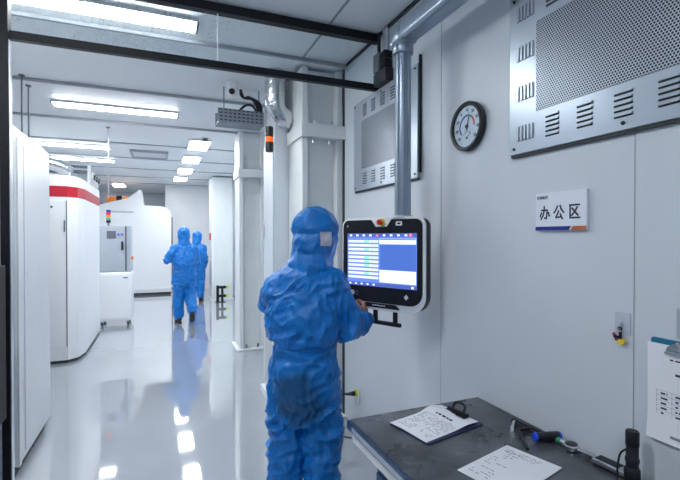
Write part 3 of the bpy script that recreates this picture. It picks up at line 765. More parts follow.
# adhesive hook with a keepsake
t = thing('adhesive_hook', 'clear adhesive hook pad on the wall right of the sign', 'hook', mw=on_wall(1.003, 1.252))
part('pad', M['clear'], t, lambda bm: prism(bm, rrect(-0.027, 0.027, -0.036, 0.036, 0.005, 4), 0.001, 0.004, 'z'))
part('hook', M['chrome'], t, lambda bm: tube(bm, smooth_path([(0, 0.005, 0.004), (0, 0.0, 0.012), (0, -0.018, 0.010), (0.0, -0.026, 0.018), (0, -0.018, 0.026)]), 0.003, 8), True)
t = thing('key_tag', 'small dark key with colourful tag hanging from the clear adhesive hook', 'key tag', mw=on_wall(1.006, 1.222))
part('key', M['black'], t, lambda bm: (box(bm, -0.003, 0.006, -0.022, 0.012, 0.011, 0.0135), box(bm, -0.02, 0.002, -0.020, -0.012, 0.014, 0.0165), arc(bm, 0.004, 0.0075, 0, 359, 0.012, 0.015, 16, (0.001, 0.013))))
part('tag', M['magenta'], t, lambda bm: prism(bm, [(-0.03, -0.008), (-0.022, -0.004), (0.002, -0.03), (-0.018, -0.032)], 0.008, 0.0108, 'z'))
part('charm', M['yellow'], t, lambda bm: prism(bm, [(-0.004, -0.024), (0.022, -0.02), (0.016, -0.036), (0.004, -0.044), (-0.01, -0.036)], 0.011, 0.0145, 'z'))

# power outlet and plug
t = thing('wall_outlet', 'low white wall outlet behind the workbench corner', 'outlet', mw=on_wall(3.17, 0.27))
part('plate', M['white'], t, lambda bm: box(bm, -0.045, 0.045, -0.06, 0.06, 0.001, 0.010, 0.003))
part('socket', M['lime'], t, lambda bm: prism(bm, rrect(-0.025, 0.025, 0.0, 0.045, 0.008, 4), 0.0102, 0.022, 'z'), label='lime-yellow socket insert')
t = thing('power_plug', 'black power plug and cord in the low wall outlet', 'plug', mw=on_wall(3.18, 0.285))
part('plug', M['blackp'], t, lambda bm: (cyl(bm, (0, 0, 0.023), (0, 0, 0.055), 0.02, 0.018, n=16), cyl(bm, (0, 0, 0.055), (-0.03, -0.005, 0.10), 0.014, 0.008, n=12)), True)
part('cord', M['blackp'], t, lambda bm: tube(bm, smooth_path([(-0.03, -0.005, 0.10), (-0.055, -0.03, 0.13), (-0.075, -0.12, 0.14), (-0.08, -0.20, 0.15), (-0.05, -0.262, 0.18), (0.05, -0.278, 0.2), (0.15, -0.278, 0.12)]), 0.005, 8), True)

# switch plate by the hanging clipboard
t = thing('wall_plate', 'grey wall plate above the hanging clipboard at the right edge', 'switch plate', mw=on_wall(0.79, 1.285))
part('plate', M['grey'], t, lambda bm: box(bm, -0.042, 0.045, -0.045, 0.045, 0.001, 0.010, 0.002))
part('rocker', M['grey'], t, lambda bm: box(bm, -0.026, 0.03, -0.028, 0.028, 0.0102, 0.014, 0.002))

# ------------------------------------------------------------------ sheets of paper with print
def print_lines(bm, x0, x1, y0, y1, rows, z0, z1, seed, h=0.35, fill=0.8):
    rnd = random.Random(seed)
    dy = (y1 - y0) / rows
    for r in range(rows):
        x = x0
        while x < x1:
            ln = rnd.uniform(0.006, 0.022)
            if rnd.random() < fill:
                yy = y1 - (r + 0.5) * dy
                box(bm, x, min(x + ln, x1), yy - dy * h / 2, yy + dy * h / 2, z0, z1)
            x += ln + rnd.uniform(0.003, 0.008)

def curled_sheet(bm, x0, x1, y0, y1, z, lift, n=14, th=0.0006):
    """sheet whose +y end lifts"""
    G = []
    for j in range(n + 1):
        row = []
        for i in range(n + 1):
            u, v = i / n, j / n
            zz = z + lift(u, v)
            row.append((bm.verts.new((x0 + (x1 - x0) * u, y0 + (y1 - y0) * v, zz + th)), bm.verts.new((x0 + (x1 - x0) * u, y0 + (y1 - y0) * v, zz))))
        G.append(row)
    for j in range(n):
        for i in range(n):
            a, b, c, d = G[j][i], G[j][i + 1], G[j + 1][i + 1], G[j + 1][i]
            bm.faces.new((a[0], b[0], c[0], d[0])); bm.faces.new((d[1], c[1], b[1], a[1]))
    for i in range(n):
        for (p, q) in ((G[0][i], G[0][i + 1]), (G[n][i + 1], G[n][i]), (G[i + 1][0], G[i][0]), (G[i][n], G[i + 1][n])):
            bm.faces.new((p[0], p[1], q[1], q[0]))

# hanging clipboard on the wall
mw = on_wall(0.795, 1.063)
t = thing('clipboard', 'teal clipboard with steel clip hanging on the wall at the right edge', 'clipboard', mw=mw @ Matrix.Rotation(math.radians(0.4), 4, 'Z'))
part('board', M['teal'], t, lambda bm: prism(bm, rrect(-0.112, 0.112, -0.155, 0.167, 0.008, 4), 0.002, 0.006, 'z'))
part('clip', M['chrome'], t, lambda bm: (prism(bm, [(-0.065, 0.125), (0.065, 0.125), (0.06, 0.145), (0.03, 0.165), (-0.03, 0.165), (-0.06, 0.145)], 0.0095, 0.014, 'z'), cyl(bm, (-0.065, 0.127, 0.013), (0.065, 0.127, 0.013), 0.006, n=12), box(bm, -0.02, 0.02, 0.15, 0.185, 0.0145, 0.018, 0.001), cyl(bm, (-0.03, 0.158, 0.016), (0.03, 0.158, 0.016), 0.008, n=12)), True)
t = thing('paper_form', 'printed form with a ruled table and red stamp on the hanging clipboard', 'paper', mw=mw @ Matrix.Rotation(math.radians(0.4), 4, 'Z'))
part('sheet', M['paper'], t, lambda bm: curled_sheet(bm, -0.122, 0.10, -0.152, 0.150, 0.0066, lambda u, v: 0.010 * (max(0, 0.35 - v) / 0.35) ** 2))
part('heading', M['ink'], t, lambda bm: (print_lines(bm, -0.055, 0.07, 0.100, 0.110, 1, 0.0074, 0.0078, 3, 0.5, 1), print_lines(bm, -0.04, 0.06, 0.056, 0.068, 1, 0.0074, 0.0078, 5, 0.6, 1)))
def ruled(bm):
    for k in range(7): box(bm, -0.095, 0.085, 0.003 - 0.0155 * k, 0.0038 - 0.0155 * k, 0.0074, 0.0078)
    for x in (-0.095, -0.05, 0.01, 0.085): box(bm, x, x + 0.0008, -0.090, 0.0038, 0.0074, 0.0078)
part('ruled_table', M['inkl'], t, ruled)
part('entries', M['ink'], t, lambda bm: (print_lines(bm, -0.082, -0.062, -0.090, 0.003, 6, 0.0074, 0.0078, 9, 0.35, 0.9), print_lines(bm, -0.04, -0.005, -0.090, 0.003, 6, 0.0074, 0.0078, 11, 0.35, 0.9), print_lines(bm, 0.02, 0.07, -0.090, 0.003, 6, 0.0074, 0.0078, 12, 0.35, 0.9)))
part('red_stamp', M['inkr'], t, lambda bm: print_lines(bm, -0.01, 0.06, -0.104, -0.088, 1, 0.0080, 0.0084, 4, 0.6, 1))
part('lower_strip', M['inkl'], t, lambda bm: box(bm, -0.05, 0.085, -0.1335, -0.1255, 0.0140, 0.0160))

# ------------------------------------------------------------------ workbench
t = thing('workbench', 'dark-topped workbench with blue drawers against the right wall', 'workbench', (0.74, 1.735, 0))
BL = 2.1
part('worktop', M['bench'], t, lambda bm: box(bm, 0.02, 0.712, -BL, 0, 0.712, 0.75, 0.002))
part('edge_trim', M['benchblue'], t, lambda bm: box(bm, 0.002, 0.0195, -BL, 0, 0.712, 0.7495, 0.006, seg=3), True, label='dark blue rounded edge trim')
part('trim_insert', M['alu'], t, lambda bm: box(bm, -0.001, 0.0022, -BL, -0.06, 0.722, 0.742, 0.0008))
part('apron', M['white'], t, lambda bm: (box(bm, 0.022, 0.06, -BL, -0.02, 0.660, 0.711, 0.002), box(bm, 0.076, 0.70, -0.06, -0.03, 0.655, 0.711, 0.002)))
cb = part('drawer_cabinet', M['benchblue'], t, lambda bm: box(bm, 0.03, 0.69, -0.80, -0.235, 0.08, 0.659, 0.004))
for k in range(3):
    dwr = part('drawer', M['benchblue'], t, lambda bm: box(bm, 0.014, 0.0295, -0.78, -0.26, 0.10 + 0.187 * k, 0.275 + 0.187 * k, 0.003))
    part('handle', M['chrome'], dwr, lambda bm: box(bm, 0.000, 0.0135, -0.60, -0.46, 0.20 + 0.187 * k, 0.222 + 0.187 * k, 0.003))
for (x, y) in ((0.66, -0.06), (0.66, -BL + 0.06), (0.09, -BL + 0.06)):
    part('leg', M['benchblue'], t, lambda bm: box(bm, x - 0.025, x + 0.025, y - 0.025, y + 0.025, 0.001, 0.654, 0.003))
for (x, y) in ((0.10, -0.75), (0.10, -0.31), (0.65, -0.75), (0.65, -0.31)):
    part('foot', M['rubber'], t, lambda bm: cyl(bm, (x, y, 0.001), (x, y, 0.079), 0.025, n=12))

TZ = 0.751
# clipboard lying on the bench
ang = math.atan2(0.19 , 0.325)   # long axis runs from the corner by the front edge to the wall side
ex = Vector((0.322, 0.069, 0)).normalized()     # long direction, towards the clip
mw = Matrix.Translation((1.075, 1.545, TZ)) @ Matrix.Rotation(math.atan2(ex.y, ex.x) - math.pi / 2, 4, 'Z')
t = thing('clipboard', 'dark blue clipboard with black clip lying on the bench top', 'clipboard', mw=mw)
part('board', M['cboard'], t, lambda bm: prism(bm, rrect(-0.115, 0.115, -0.165, 0.165, 0.01, 4), 0.0, 0.005, 'z'))
ck = part('clip', M['black'], t, lambda bm: (prism(bm, rrect(-0.06, 0.06, 0.108, 0.142, 0.006, 3), 0.018, 0.021, 'z'), cyl(bm, (-0.055, 0.137, 0.022), (0.055, 0.137, 0.022), 0.008, n=12), tube(bm, smooth_path([(-0.03, 0.137, 0.028), (-0.028, 0.150, 0.050), (0.0, 0.155, 0.058), (0.028, 0.150, 0.050), (0.03, 0.137, 0.028)]), 0.006, 8)), True)
part('clip_edge', M['chrome'], ck, lambda bm: (box(bm, -0.062, 0.062, 0.100, 0.108, 0.012, 0.020, 0.001), box(bm, -0.05, 0.05, 0.145, 0.158, 0.005, 0.020, 0.001)))
t = thing('paper_form', 'printed form held by the clipboard lying on the bench', 'paper', mw=mw)
lf = lambda u, v: 0.010 * math.exp(-((v - 0.78) / 0.16) ** 2) * (1.6 - u) + 0.004 * v + 0.002 * (1 + math.sin(u * 5))
part('sheet', M['paper'], t, lambda bm: curled_sheet(bm, -0.112, 0.100, -0.162, 0.150, 0.0055, lf))
def draped_print(seed, x0, x1, y0, y1, rows, fill, h):
    bm = NB(); print_lines(bm, x0, x1, y0, y1, rows, 0, 0.0004, seed, h, fill)
    for v in bm.verts:
        v.co.z += 0.0064 + lf((v.co.x + 0.112) / 0.212, (v.co.y + 0.162) / 0.312)
    return bm
obj('heading', draped_print(21, -0.05, 0.045, 0.045, 0.06, 1, 1, 0.7), M['ink'], t)
obj('print', draped_print(22, -0.095, 0.085, -0.02, 0.035, 6, 0.7, 0.25), M['inkl'], t)
obj('print', draped_print(25, -0.095, 0.085, -0.135, -0.02, 9, 0.5, 0.25), M['inkl'], t)

# loose sheet
ex = Vector((0.298, 0.076, 0)).normalized()
mw = Matrix.Translation((1.10, 1.150, TZ)) @ Matrix.Rotation(math.atan2(ex.y, ex.x) - math.pi / 2, 4, 'Z')
t = thing('paper_sheet', 'loose white sheet with faint writing on the bench front', 'paper', mw=mw)
part('sheet', M['paper'], t, lambda bm: curled_sheet(bm, -0.105, 0.105, -0.1485, 0.1485, 0.0003, lambda u, v: 0.003 * u * v))
bm = NB(); print_lines(bm, -0.085, -0.01, -0.12, 0.13, 14, 0, 0.0003, 31, 0.2, 0.45); print_lines(bm, -0.08, 0.05, 0.09, 0.13, 3, 0, 0.0003, 33, 0.22, 0.6)
for v in bm.verts: v.co.z += 0.0011 + 0.003 * ((v.co.x + 0.105) / 0.21) * ((v.co.y + 0.1485) / 0.297)
obj('writing', bm, M['inkl'], t)

# folded black calipers (thin black rods) lying near the wall
def rod(bm, a, b, r0, r1=None, n=10): cyl(bm, a, b, r0, r1, n)
t = thing('folding_stand', 'thin black folding stand with splayed legs lying on the bench by the wall', 'stand', (1.39, 1.43, TZ))
part('hub', M['blackp'], t, lambda bm: lathe(bm, [(0.010, 0.001), (0.012, 0.006), (0.010, 0.02)], n=14), True)
part('leg', M['blackp'], t, lambda bm: (rod(bm, (0.005, -0.01, 0.012), (0.028, -0.17, 0.008), 0.006, 0.007), rod(bm, (-0.008, -0.012, 0.01), (-0.002, -0.15, 0.007), 0.005)), True)
part('leg', M['chrome'], t, lambda bm: (rod(bm, (-0.01, -0.01, 0.012), (-0.058, -0.05, 0.010), 0.007), rod(bm, (-0.058, -0.05, 0.010), (-0.092, -0.085, 0.009), 0.009, 0.008)), True, label='chrome stub leg')
part('leg', M['blackp'], t, lambda bm: (rod(bm, (-0.050, -0.075, 0.012), (-0.135, -0.205, 0.008), 0.0065), rod(bm, (-0.050, -0.075, 0.012), (0.0, -0.085, 0.012), 0.007)), True)

# torque wrench: black handle with blue caps, green ring, gauge body, steel shaft
t = thing('tool_handle', 'black cylindrical tool handle with blue end caps lying on the bench by the wall', 'tool', (1.335, 1.268, TZ + 0.019), math.atan2(-0.028, 0.1))
part('grip', M['blackp'], t, lambda bm: cyl(bm, (0.008, 0, 0), (0.098, 0, 0), 0.0175, n=20), True)
part('end_cap', M['bluetip'], t, lambda bm: cyl(bm, (-0.002, 0, 0), (0.0078, 0, 0), 0.016, 0.0172, n=20), True, label='blue end cap')
part('end_cap', M['bluetip'], t, lambda bm: cyl(bm, (0.0982, 0, 0), (0.106, 0, 0), 0.0172, 0.016, n=20), True, label='blue end cap')
t = thing('dial_gauge', 'silver dial gauge with green end and steel stem on the bench beside the black grip', 'gauge', (1.415, 1.215, TZ))
part('bezel', M['chrome'], t, lambda bm: lathe(bm, [(0.024, 0.001), (0.028, 0.004), (0.028, 0.018), (0.023, 0.021)], (0.0, -0.045, 0), 28), True)
part('dial', M['blackp'], t, lambda bm: cyl(bm, (0, -0.045, 0.0212), (0, -0.045, 0.024), 0.021, n=28))
part('green_end', M['green'], t, lambda bm: cyl(bm, (0.0, 0.02, 0.012), (0.0, 0.000, 0.012), 0.011, n=16), True)
part('neck', M['alu'], t, lambda bm: cyl(bm, (0, -0.001, 0.012), (0, -0.018, 0.012), 0.010, n=16), True)
part('stem', M['chrome'], t, lambda bm: (cyl(bm, (0.002, -0.073, 0.011), (0.010, -0.115, 0.011), 0.008, n=16), cyl(bm, (0.010, -0.115, 0.011), (0.013, -0.13, 0.011), 0.010, n=16)), True)
t = thing('handheld_meter', 'flat silver handheld meter with dark screen on the bench beside the flashlight', 'meter', (1.418, 1.005, TZ), math.radians(5))
part('case', M['chrome'], t, lambda bm: box(bm, -0.024, 0.028, -0.065, 0.065, 0.008, 0.024, 0.004), True)
part('base', M['blackp'], t, lambda bm: box(bm, -0.022, 0.026, -0.063, 0.063, 0.0005, 0.0075, 0.002))
part('screen', M['black'], t, lambda bm: box(bm, -0.016, 0.022, -0.02, 0.06, 0.0242, 0.0250))
part('keypad', M['grey'], t, lambda bm: [box(bm, -0.014 + 0.013 * i, -0.005 + 0.013 * i, -0.058 + 0.013 * j, -0.049 + 0.013 * j, 0.0242, 0.0262) for i in range(3) for j in range(3)])
# flashlight
t = thing('flashlight', 'black flashlight standing upright on the bench', 'flashlight', (1.388, 0.925, TZ))
part('head', M['black'], t, lambda bm: lathe(bm, [(0.021, 0.0), (0.023, 0.003), (0.023, 0.055), (0.0185, 0.062)], n=24), True)
part('body', M['blackp'], t, lambda bm: lathe(bm, [(0.0185, 0.0622), (0.0185, 0.075), (0.0205, 0.08), (0.0205, 0.09), (0.018, 0.094), (0.018, 0.128)], n=24), True)
part('tail_cap', M['black'], t, lambda bm: lathe(bm, [(0.018, 0.1282), (0.0195, 0.131), (0.0195, 0.174), (0.017, 0.178), (0.010, 0.1785)], n=24), True)
part('lanyard', M['blackp'], t, lambda bm: tube(bm, smooth_path([(-0.019, 0.006, 0.12), (-0.028, 0.02, 0.10), (-0.026, 0.030, 0.05), (-0.020, 0.034, 0.02), (-0.03, 0.03, 0.004)]), 0.003, 8), True)
# black tool at the corner
t = thing('black_pliers', 'black-handled tool lying at the lower right corner of the bench', 'tool', (1.40, 0.865, TZ))
part('handle', M['blackp'], t, lambda bm: tube(bm, smooth_path([(0.028, 0.015, 0.012), (0.015, -0.03, 0.014), (0.0, -0.09, 0.012)]), 0.011, 10), True)
part('handle', M['blackp'], t, lambda bm: tube(bm, smooth_path([(0.028, -0.028, 0.02), (0.036, -0.06, 0.026), (0.03, -0.12, 0.012)]), 0.012, 10), True)

# ------------------------------------------------------------------ operator console and its support arm
CC = Vector((1.143, 2.184, 0)); e = Vector((0.454, -0.891, 0)); nrm = Vector((-0.891, -0.454, 0))
# local x = viewer's right, y = up, z = out of the screen
mw = Matrix(((e.x, 0, nrm.x, CC.x), (e.y, 0, nrm.y, CC.y), (0, 1, 0, 0), (0, 0, 0, 1)))
t = thing('operator_console', 'wall console with a lit blue and white screen hanging from the grey post', 'console', mw=mw)
hw = 0.285
part('back_shell', M['blackp'], t, lambda bm: prism(bm, rrect(-hw + 0.004, hw - 0.004, 1.135, 1.647, (0.09, 0.09, 0.045, 0.045)), -0.075, -0.016, 'z', bev=0.012), True)
part('white_frame', M['white'], t, lambda bm: prism(bm, rrect(-hw, hw, 1.128, 1.655, (0.10, 0.10, 0.05, 0.05)), -0.0155, -0.001, 'z', bev=0.005), True, label='white rounded frame')
def bez():
    p = rrect(-hw + 0.014, hw - 0.016, 1.172, 1.642, (0.075, 0.075, 0.04, 0.04))
    # top edge runs right to left between the two upper corners: cut the stop-button notch there
    k = 3 * 7
    notch = [(0.075, 1.642), (0.045, 1.602), (-0.035, 1.602), (-0.065, 1.642)]
    return p[:k] + notch + p[k:]
part('bezel', M['black'], t, lambda bm: prism(bm, bez(), -0.0005, 0.004, 'z'))
sc = NB()
X0, X1, Z0, Z1 = -0.2375, 0.2375, 1.262, 1.565
W_, H_ = X1 - X0, Z1 - Z0
def sr(u0, u1, v0, v1, mi, lv):
    box(sc, X0 + u0 * W_, X0 + u1 * W_, Z0 + v0 * H_, Z0 + v1 * H_, 0.0042 + 0.0003 * lv, 0.0045 + 0.0003 * lv, mi=mi)
sr(0, 1, 0, 1, 0, 0)
sr(0, 1, 0.93, 1, 1, 1); sr(0, 1, 0.0, 0.07, 1, 1)
for k in range(9): sr(0.04 + 0.1 * k, 0.075 + 0.1 * k, 0.945, 0.98, 5 if k == 4 else 3, 2)
sr(0.90, 0.94, 0.94, 0.99, 5, 3)
for k in range(10):
    v = 0.845 - 0.076 * k
    sr(0.015, 0.475, v - 0.020, v + 0.024, 3, 1)
    sr(0.025, 0.20, v - 0.004, v + 0.006, 6, 2)
    if k % 2 == 0 or k in (5,): sr(0.26, 0.34, v - 0.016, v + 0.02, 4, 2)
    sr(0.36, 0.45, v - 0.004, v + 0.006, 6, 2)
sr(0.49, 0.99, 0.80, 0.90, 3, 1); sr(0.495, 0.985, 0.875, 0.895, 2, 2); sr(0.52, 0.8, 0.83, 0.84, 6, 2)
sr(0.50, 0.99, 0.33, 0.79, 2, 1)
sr(0.49, 0.99, 0.09, 0.32, 3, 1)
for k in range(4): sr(0.50, 0.97, 0.27 - 0.05 * k, 0.275 - 0.05 * k, 6, 2)
for k in range(5): sr(0.03 + 0.09 * k, 0.06 + 0.09 * k, 0.02, 0.05, 3, 2)
sr(0.93, 0.96, 0.015, 0.055, 3, 2)
obj('screen', sc, [M[k] for k in ('scr_bg', 'scr_bar', 'scr_blue', 'scr_white', 'scr_green', 'scr_red', 'scr_text')], t, label='lit blue and white screen')
part('stop_base', M['yellow'], t, lambda bm: cyl(bm, (0.012, 1.626, 0.0), (0.012, 1.626, 0.012), 0.021, n=24), True)
part('stop_button', M['redb'], t, lambda bm: lathe(bm, [(0.012, 0.0125), (0.012, 0.020), (0.016, 0.022), (0.016, 0.034), (0.012, 0.038)], (0.012, 1.626, 0), 24), True, label='red emergency stop button')
part('indicator_label', M['white'], t, lambda bm: prism(bm, rrect(0.105, 0.145, 1.607, 1.630, 0.004, 3), 0.0042, 0.0055, 'z'))
part('indicator', M['black'], t, lambda bm: box(bm, 0.115, 0.135, 1.614, 1.623, 0.0056, 0.0062))
part('corner_mark', M['white'], t, lambda bm: prism(bm, [(-0.242, 1.604), (-0.230, 1.604), (-0.236, 1.614)], 0.0042, 0.0046, 'z'))
part('key_switch', M['white'], t, lambda bm: (arc(bm, 0.010, 0.015, 0, 359, 0.0042, 0.010, 20, (-0.200, 1.218)), cyl(bm, (-0.200, 1.218, 0.0042), (-0.200, 1.218, 0.008), 0.009, n=16)), True)
part('port_cap', M['greyd'], t, lambda bm: arc(bm, 0.009, 0.0125, 0, 359, 0.0042, 0.0075, 20, (-0.168, 1.218)))
part('usb_cap', M['white'], t, lambda bm: (prism(bm, [(0.158, 1.218), (0.172, 1.202), (0.186, 1.218), (0.172, 1.234)], 0.0042, 0.0065, 'z')))
part('name_plate', M['black'], t, lambda bm: prism(bm, [(-0.16, 1.168), (0.10, 1.168), (0.125, 1.150), (0.125, 1.144), (-0.14, 1.144)], -0.0008, 0.003, 'z'))
part('plate_lettering', M['white'], t, lambda bm: [box(bm, -0.055 + 0.010 * k, -0.048 + 0.010 * k, 1.154, 1.160, 0.0031, 0.0035) for k in range(9)])
hd = part('handle', M['black'], t, lambda bm: (box(bm, -0.075, 0.125, 1.045, 1.068, -0.028, -0.008, 0.006), box(bm, -0.060, -0.035, 1.066, 1.134, -0.026, -0.010, 0.003), box(bm, 0.075, 0.10, 1.066, 1.134, -0.026, -0.010, 0.003)))
part('post_flange', M['grey'], t, lambda bm: (cyl(bm, (0.118, 1.648, -0.045), (0.118, 1.664, -0.045), 0.058, 0.052, n=28)), True)

pb = mw @ Vector((0.118, 1.666, -0.045))
t = thing('support_arm', 'grey tubular post and overhead arm carrying the console', 'support arm', (pb.x, pb.y, 1.665))
top = 2.66 - 1.665
part('post', M['alu_blue'], t, lambda bm: cyl(bm, (0, 0, 0.001), (0, 0, top - 0.10), 0.041, n=32), True)
part('post_rib', M['alu_blue'], t, lambda bm: [cyl(bm, (0.040 * math.cos(a), 0.040 * math.sin(a), 0.001), (0.040 * math.cos(a), 0.040 * math.sin(a), top - 0.10), 0.005, n=8) for a in [math.radians(20 + 45 * k) for k in range(8)]], True)
part('elbow', M['alu_blue'], t, lambda bm: (lathe(bm, [(0.054, top - 0.11), (0.058, top - 0.10), (0.058, top - 0.03), (0.05, top - 0.02)], n=28), box(bm, -0.06, 0.06, -0.065, 0.065, top - 0.065, top + 0.055, 0.025, seg=3)), True)
part('arm', M['alu_blue'], t, lambda bm: prism(bm, rrect(-0.055, 0.055, top - 0.055, top + 0.05, 0.022, 4), -1.25, -0.066, 'y'), True)
part('ceiling_mount', M['alu_blue'], t, lambda bm: (cyl(bm, (0, -1.15, top + 0.051), (0, -1.15, CZ - 1.667), 0.05, n=24), cyl(bm, (0, -1.15, CZ - 1.696), (0, -1.15, CZ - 1.666), 0.10, n=24)), True)

# ------------------------------------------------------------------ people in clean-room coveralls
def capsule(bm, p0, p1, r0, r1, n=18, squash=None):
    """tapered round-ended limb"""
    p0, p1 = Vector(p0), Vector(p1)
    d, u, v = frame_of(p1 - p0)
    L = (p1 - p0).length
    prof = []
    for i in range(1, 6):
        a = math.pi / 2 * i / 5
        prof.append((-r0 * math.cos(a), r0 * math.sin(a)))
    for i in range(1, 5): prof.append((L * i / 5, r0 + (r1 - r0) * i / 5))
    for i in range(5, 0, -1):
        a = math.pi / 2 * i / 5
        prof.append((L + r1 * math.cos(a), r1 * math.sin(a)))
    rings = []
    for (z, r) in prof:
        rings.append([bm.verts.new(p0 + d * z + (u * math.cos(2 * math.pi * k / n) + v * math.sin(2 * math.pi * k / n)) * r) for k in range(n)])
    for a, b in zip(rings, rings[1:]):
        for k in range(n): bm.faces.new((a[k], a[(k + 1) % n], b[(k + 1) % n], b[k]))
    bm.faces.new(rings[0][::-1]); bm.faces.new(rings[-1])

def ell(bm, c, rx, ry, rz, rot=None):
    r = bmesh.ops.create_uvsphere(bm, u_segments=24, v_segments=16, radius=1)
    mt = Matrix.Translation(c) @ (rot.to_4x4() if rot else Matrix.Identity(4)) @ Matrix.Diagonal((rx, ry, rz, 1))
    bmesh.ops.transform(bm, matrix=mt, verts=r['verts'])

def loft(bm, rings, n=32):
    """rings (z, cx, cy, rx, ry) bottom to top"""
    R = []
    for (z, cx, cy, rx, ry) in rings:
        R.append([bm.verts.new((cx + rx * math.cos(2 * math.pi * k / n), cy + ry * math.sin(2 * math.pi * k / n), z)) for k in range(n)])
    for a, b in zip(R, R[1:]):
        for k in range(n): bm.faces.new((a[k], a[(k + 1) % n], b[(k + 1) % n], b[k]))
    bm.faces.new(R[0][::-1]); bm.faces.new(R[-1])

def fuse(bm, vox, smooth_n, wrinkle=None):
    """one continuous skin over overlapping limbs"""
    me = bpy.data.meshes.new('tmp'); bm.to_mesh(me); bm.free()
    o = bpy.data.objects.new('tmp', me); COL.objects.link(o)
    r = o.modifiers.new('r', 'REMESH'); r.mode = 'VOXEL'; r.voxel_size = vox
    if smooth_n:
        s = o.modifiers.new('s', 'SMOOTH'); s.factor = 0.5; s.iterations = smooth_n
    dg = bpy.context.evaluated_depsgraph_get()
    out = bpy.data.meshes.new_from_object(o.evaluated_get(dg))
    bpy.data.objects.remove(o); bpy.data.meshes.remove(me)
    b = NB(); b.from_mesh(out); bpy.data.meshes.remove(out)
    if wrinkle:
        b.normal_update()
        mv = [(v, v.normal.copy() * wrinkle(v.co)) for v in b.verts]
        for v, d in mv: v.co += d
    return b

def hand(bm, wrist, dirv, palm, side, curl):
    """palm with four fingers of different lengths and a thumb off its side; palm = direction the palm faces, side = towards the thumb"""
    w0 = Vector(wrist); d = Vector(dirv).normalized(); p = Vector(palm); p = (p - d * p.dot(d)).normalized()
    sd = Vector(side); sd = (sd - d * sd.dot(d) - p * sd.dot(p)).normalized()
    for k in range(4):
        off = sd * (0.026 - 0.0175 * k)
        capsule(bm, w0 + d * 0.012 + off * 0.6, w0 + d * 0.082 + off - p * 0.002, 0.0135, 0.0115, 12)
    for k, (L, r) in enumerate(((0.072, 0.0088), (0.080, 0.009), (0.075, 0.0085), (0.059, 0.0077))):
        a = w0 + d * 0.086 + sd * (0.027 - 0.018 * k)
        ang = 0.0
        for j, f in enumerate((0.45, 0.31, 0.24)):
            ang += curl[j] * (1 + 0.06 * k)
            dv = d * math.cos(ang) + p * math.sin(ang)
            b_ = a + dv * (L * f)
            capsule(bm, a, b_, r * (1 - 0.09 * j), r * (0.92 - 0.09 * j), 10)
            a = b_
    a = w0 + d * 0.022 + sd * 0.024
    m1 = a + (d * 0.70 + sd * 0.55 + p * 0.45).normalized() * 0.042
    m2 = m1 + (d * 0.80 + sd * 0.10 + p * 0.60).normalized() * 0.032
    m3 = m2 + (d * 0.75 - sd * 0.10 + p * 0.65).normalized() * 0.024
    capsule(bm, a, m1, 0.0125, 0.0105, 10); capsule(bm, m1, m2, 0.0100, 0.0092, 10); capsule(bm, m2, m3, 0.0092, 0.0078, 10)

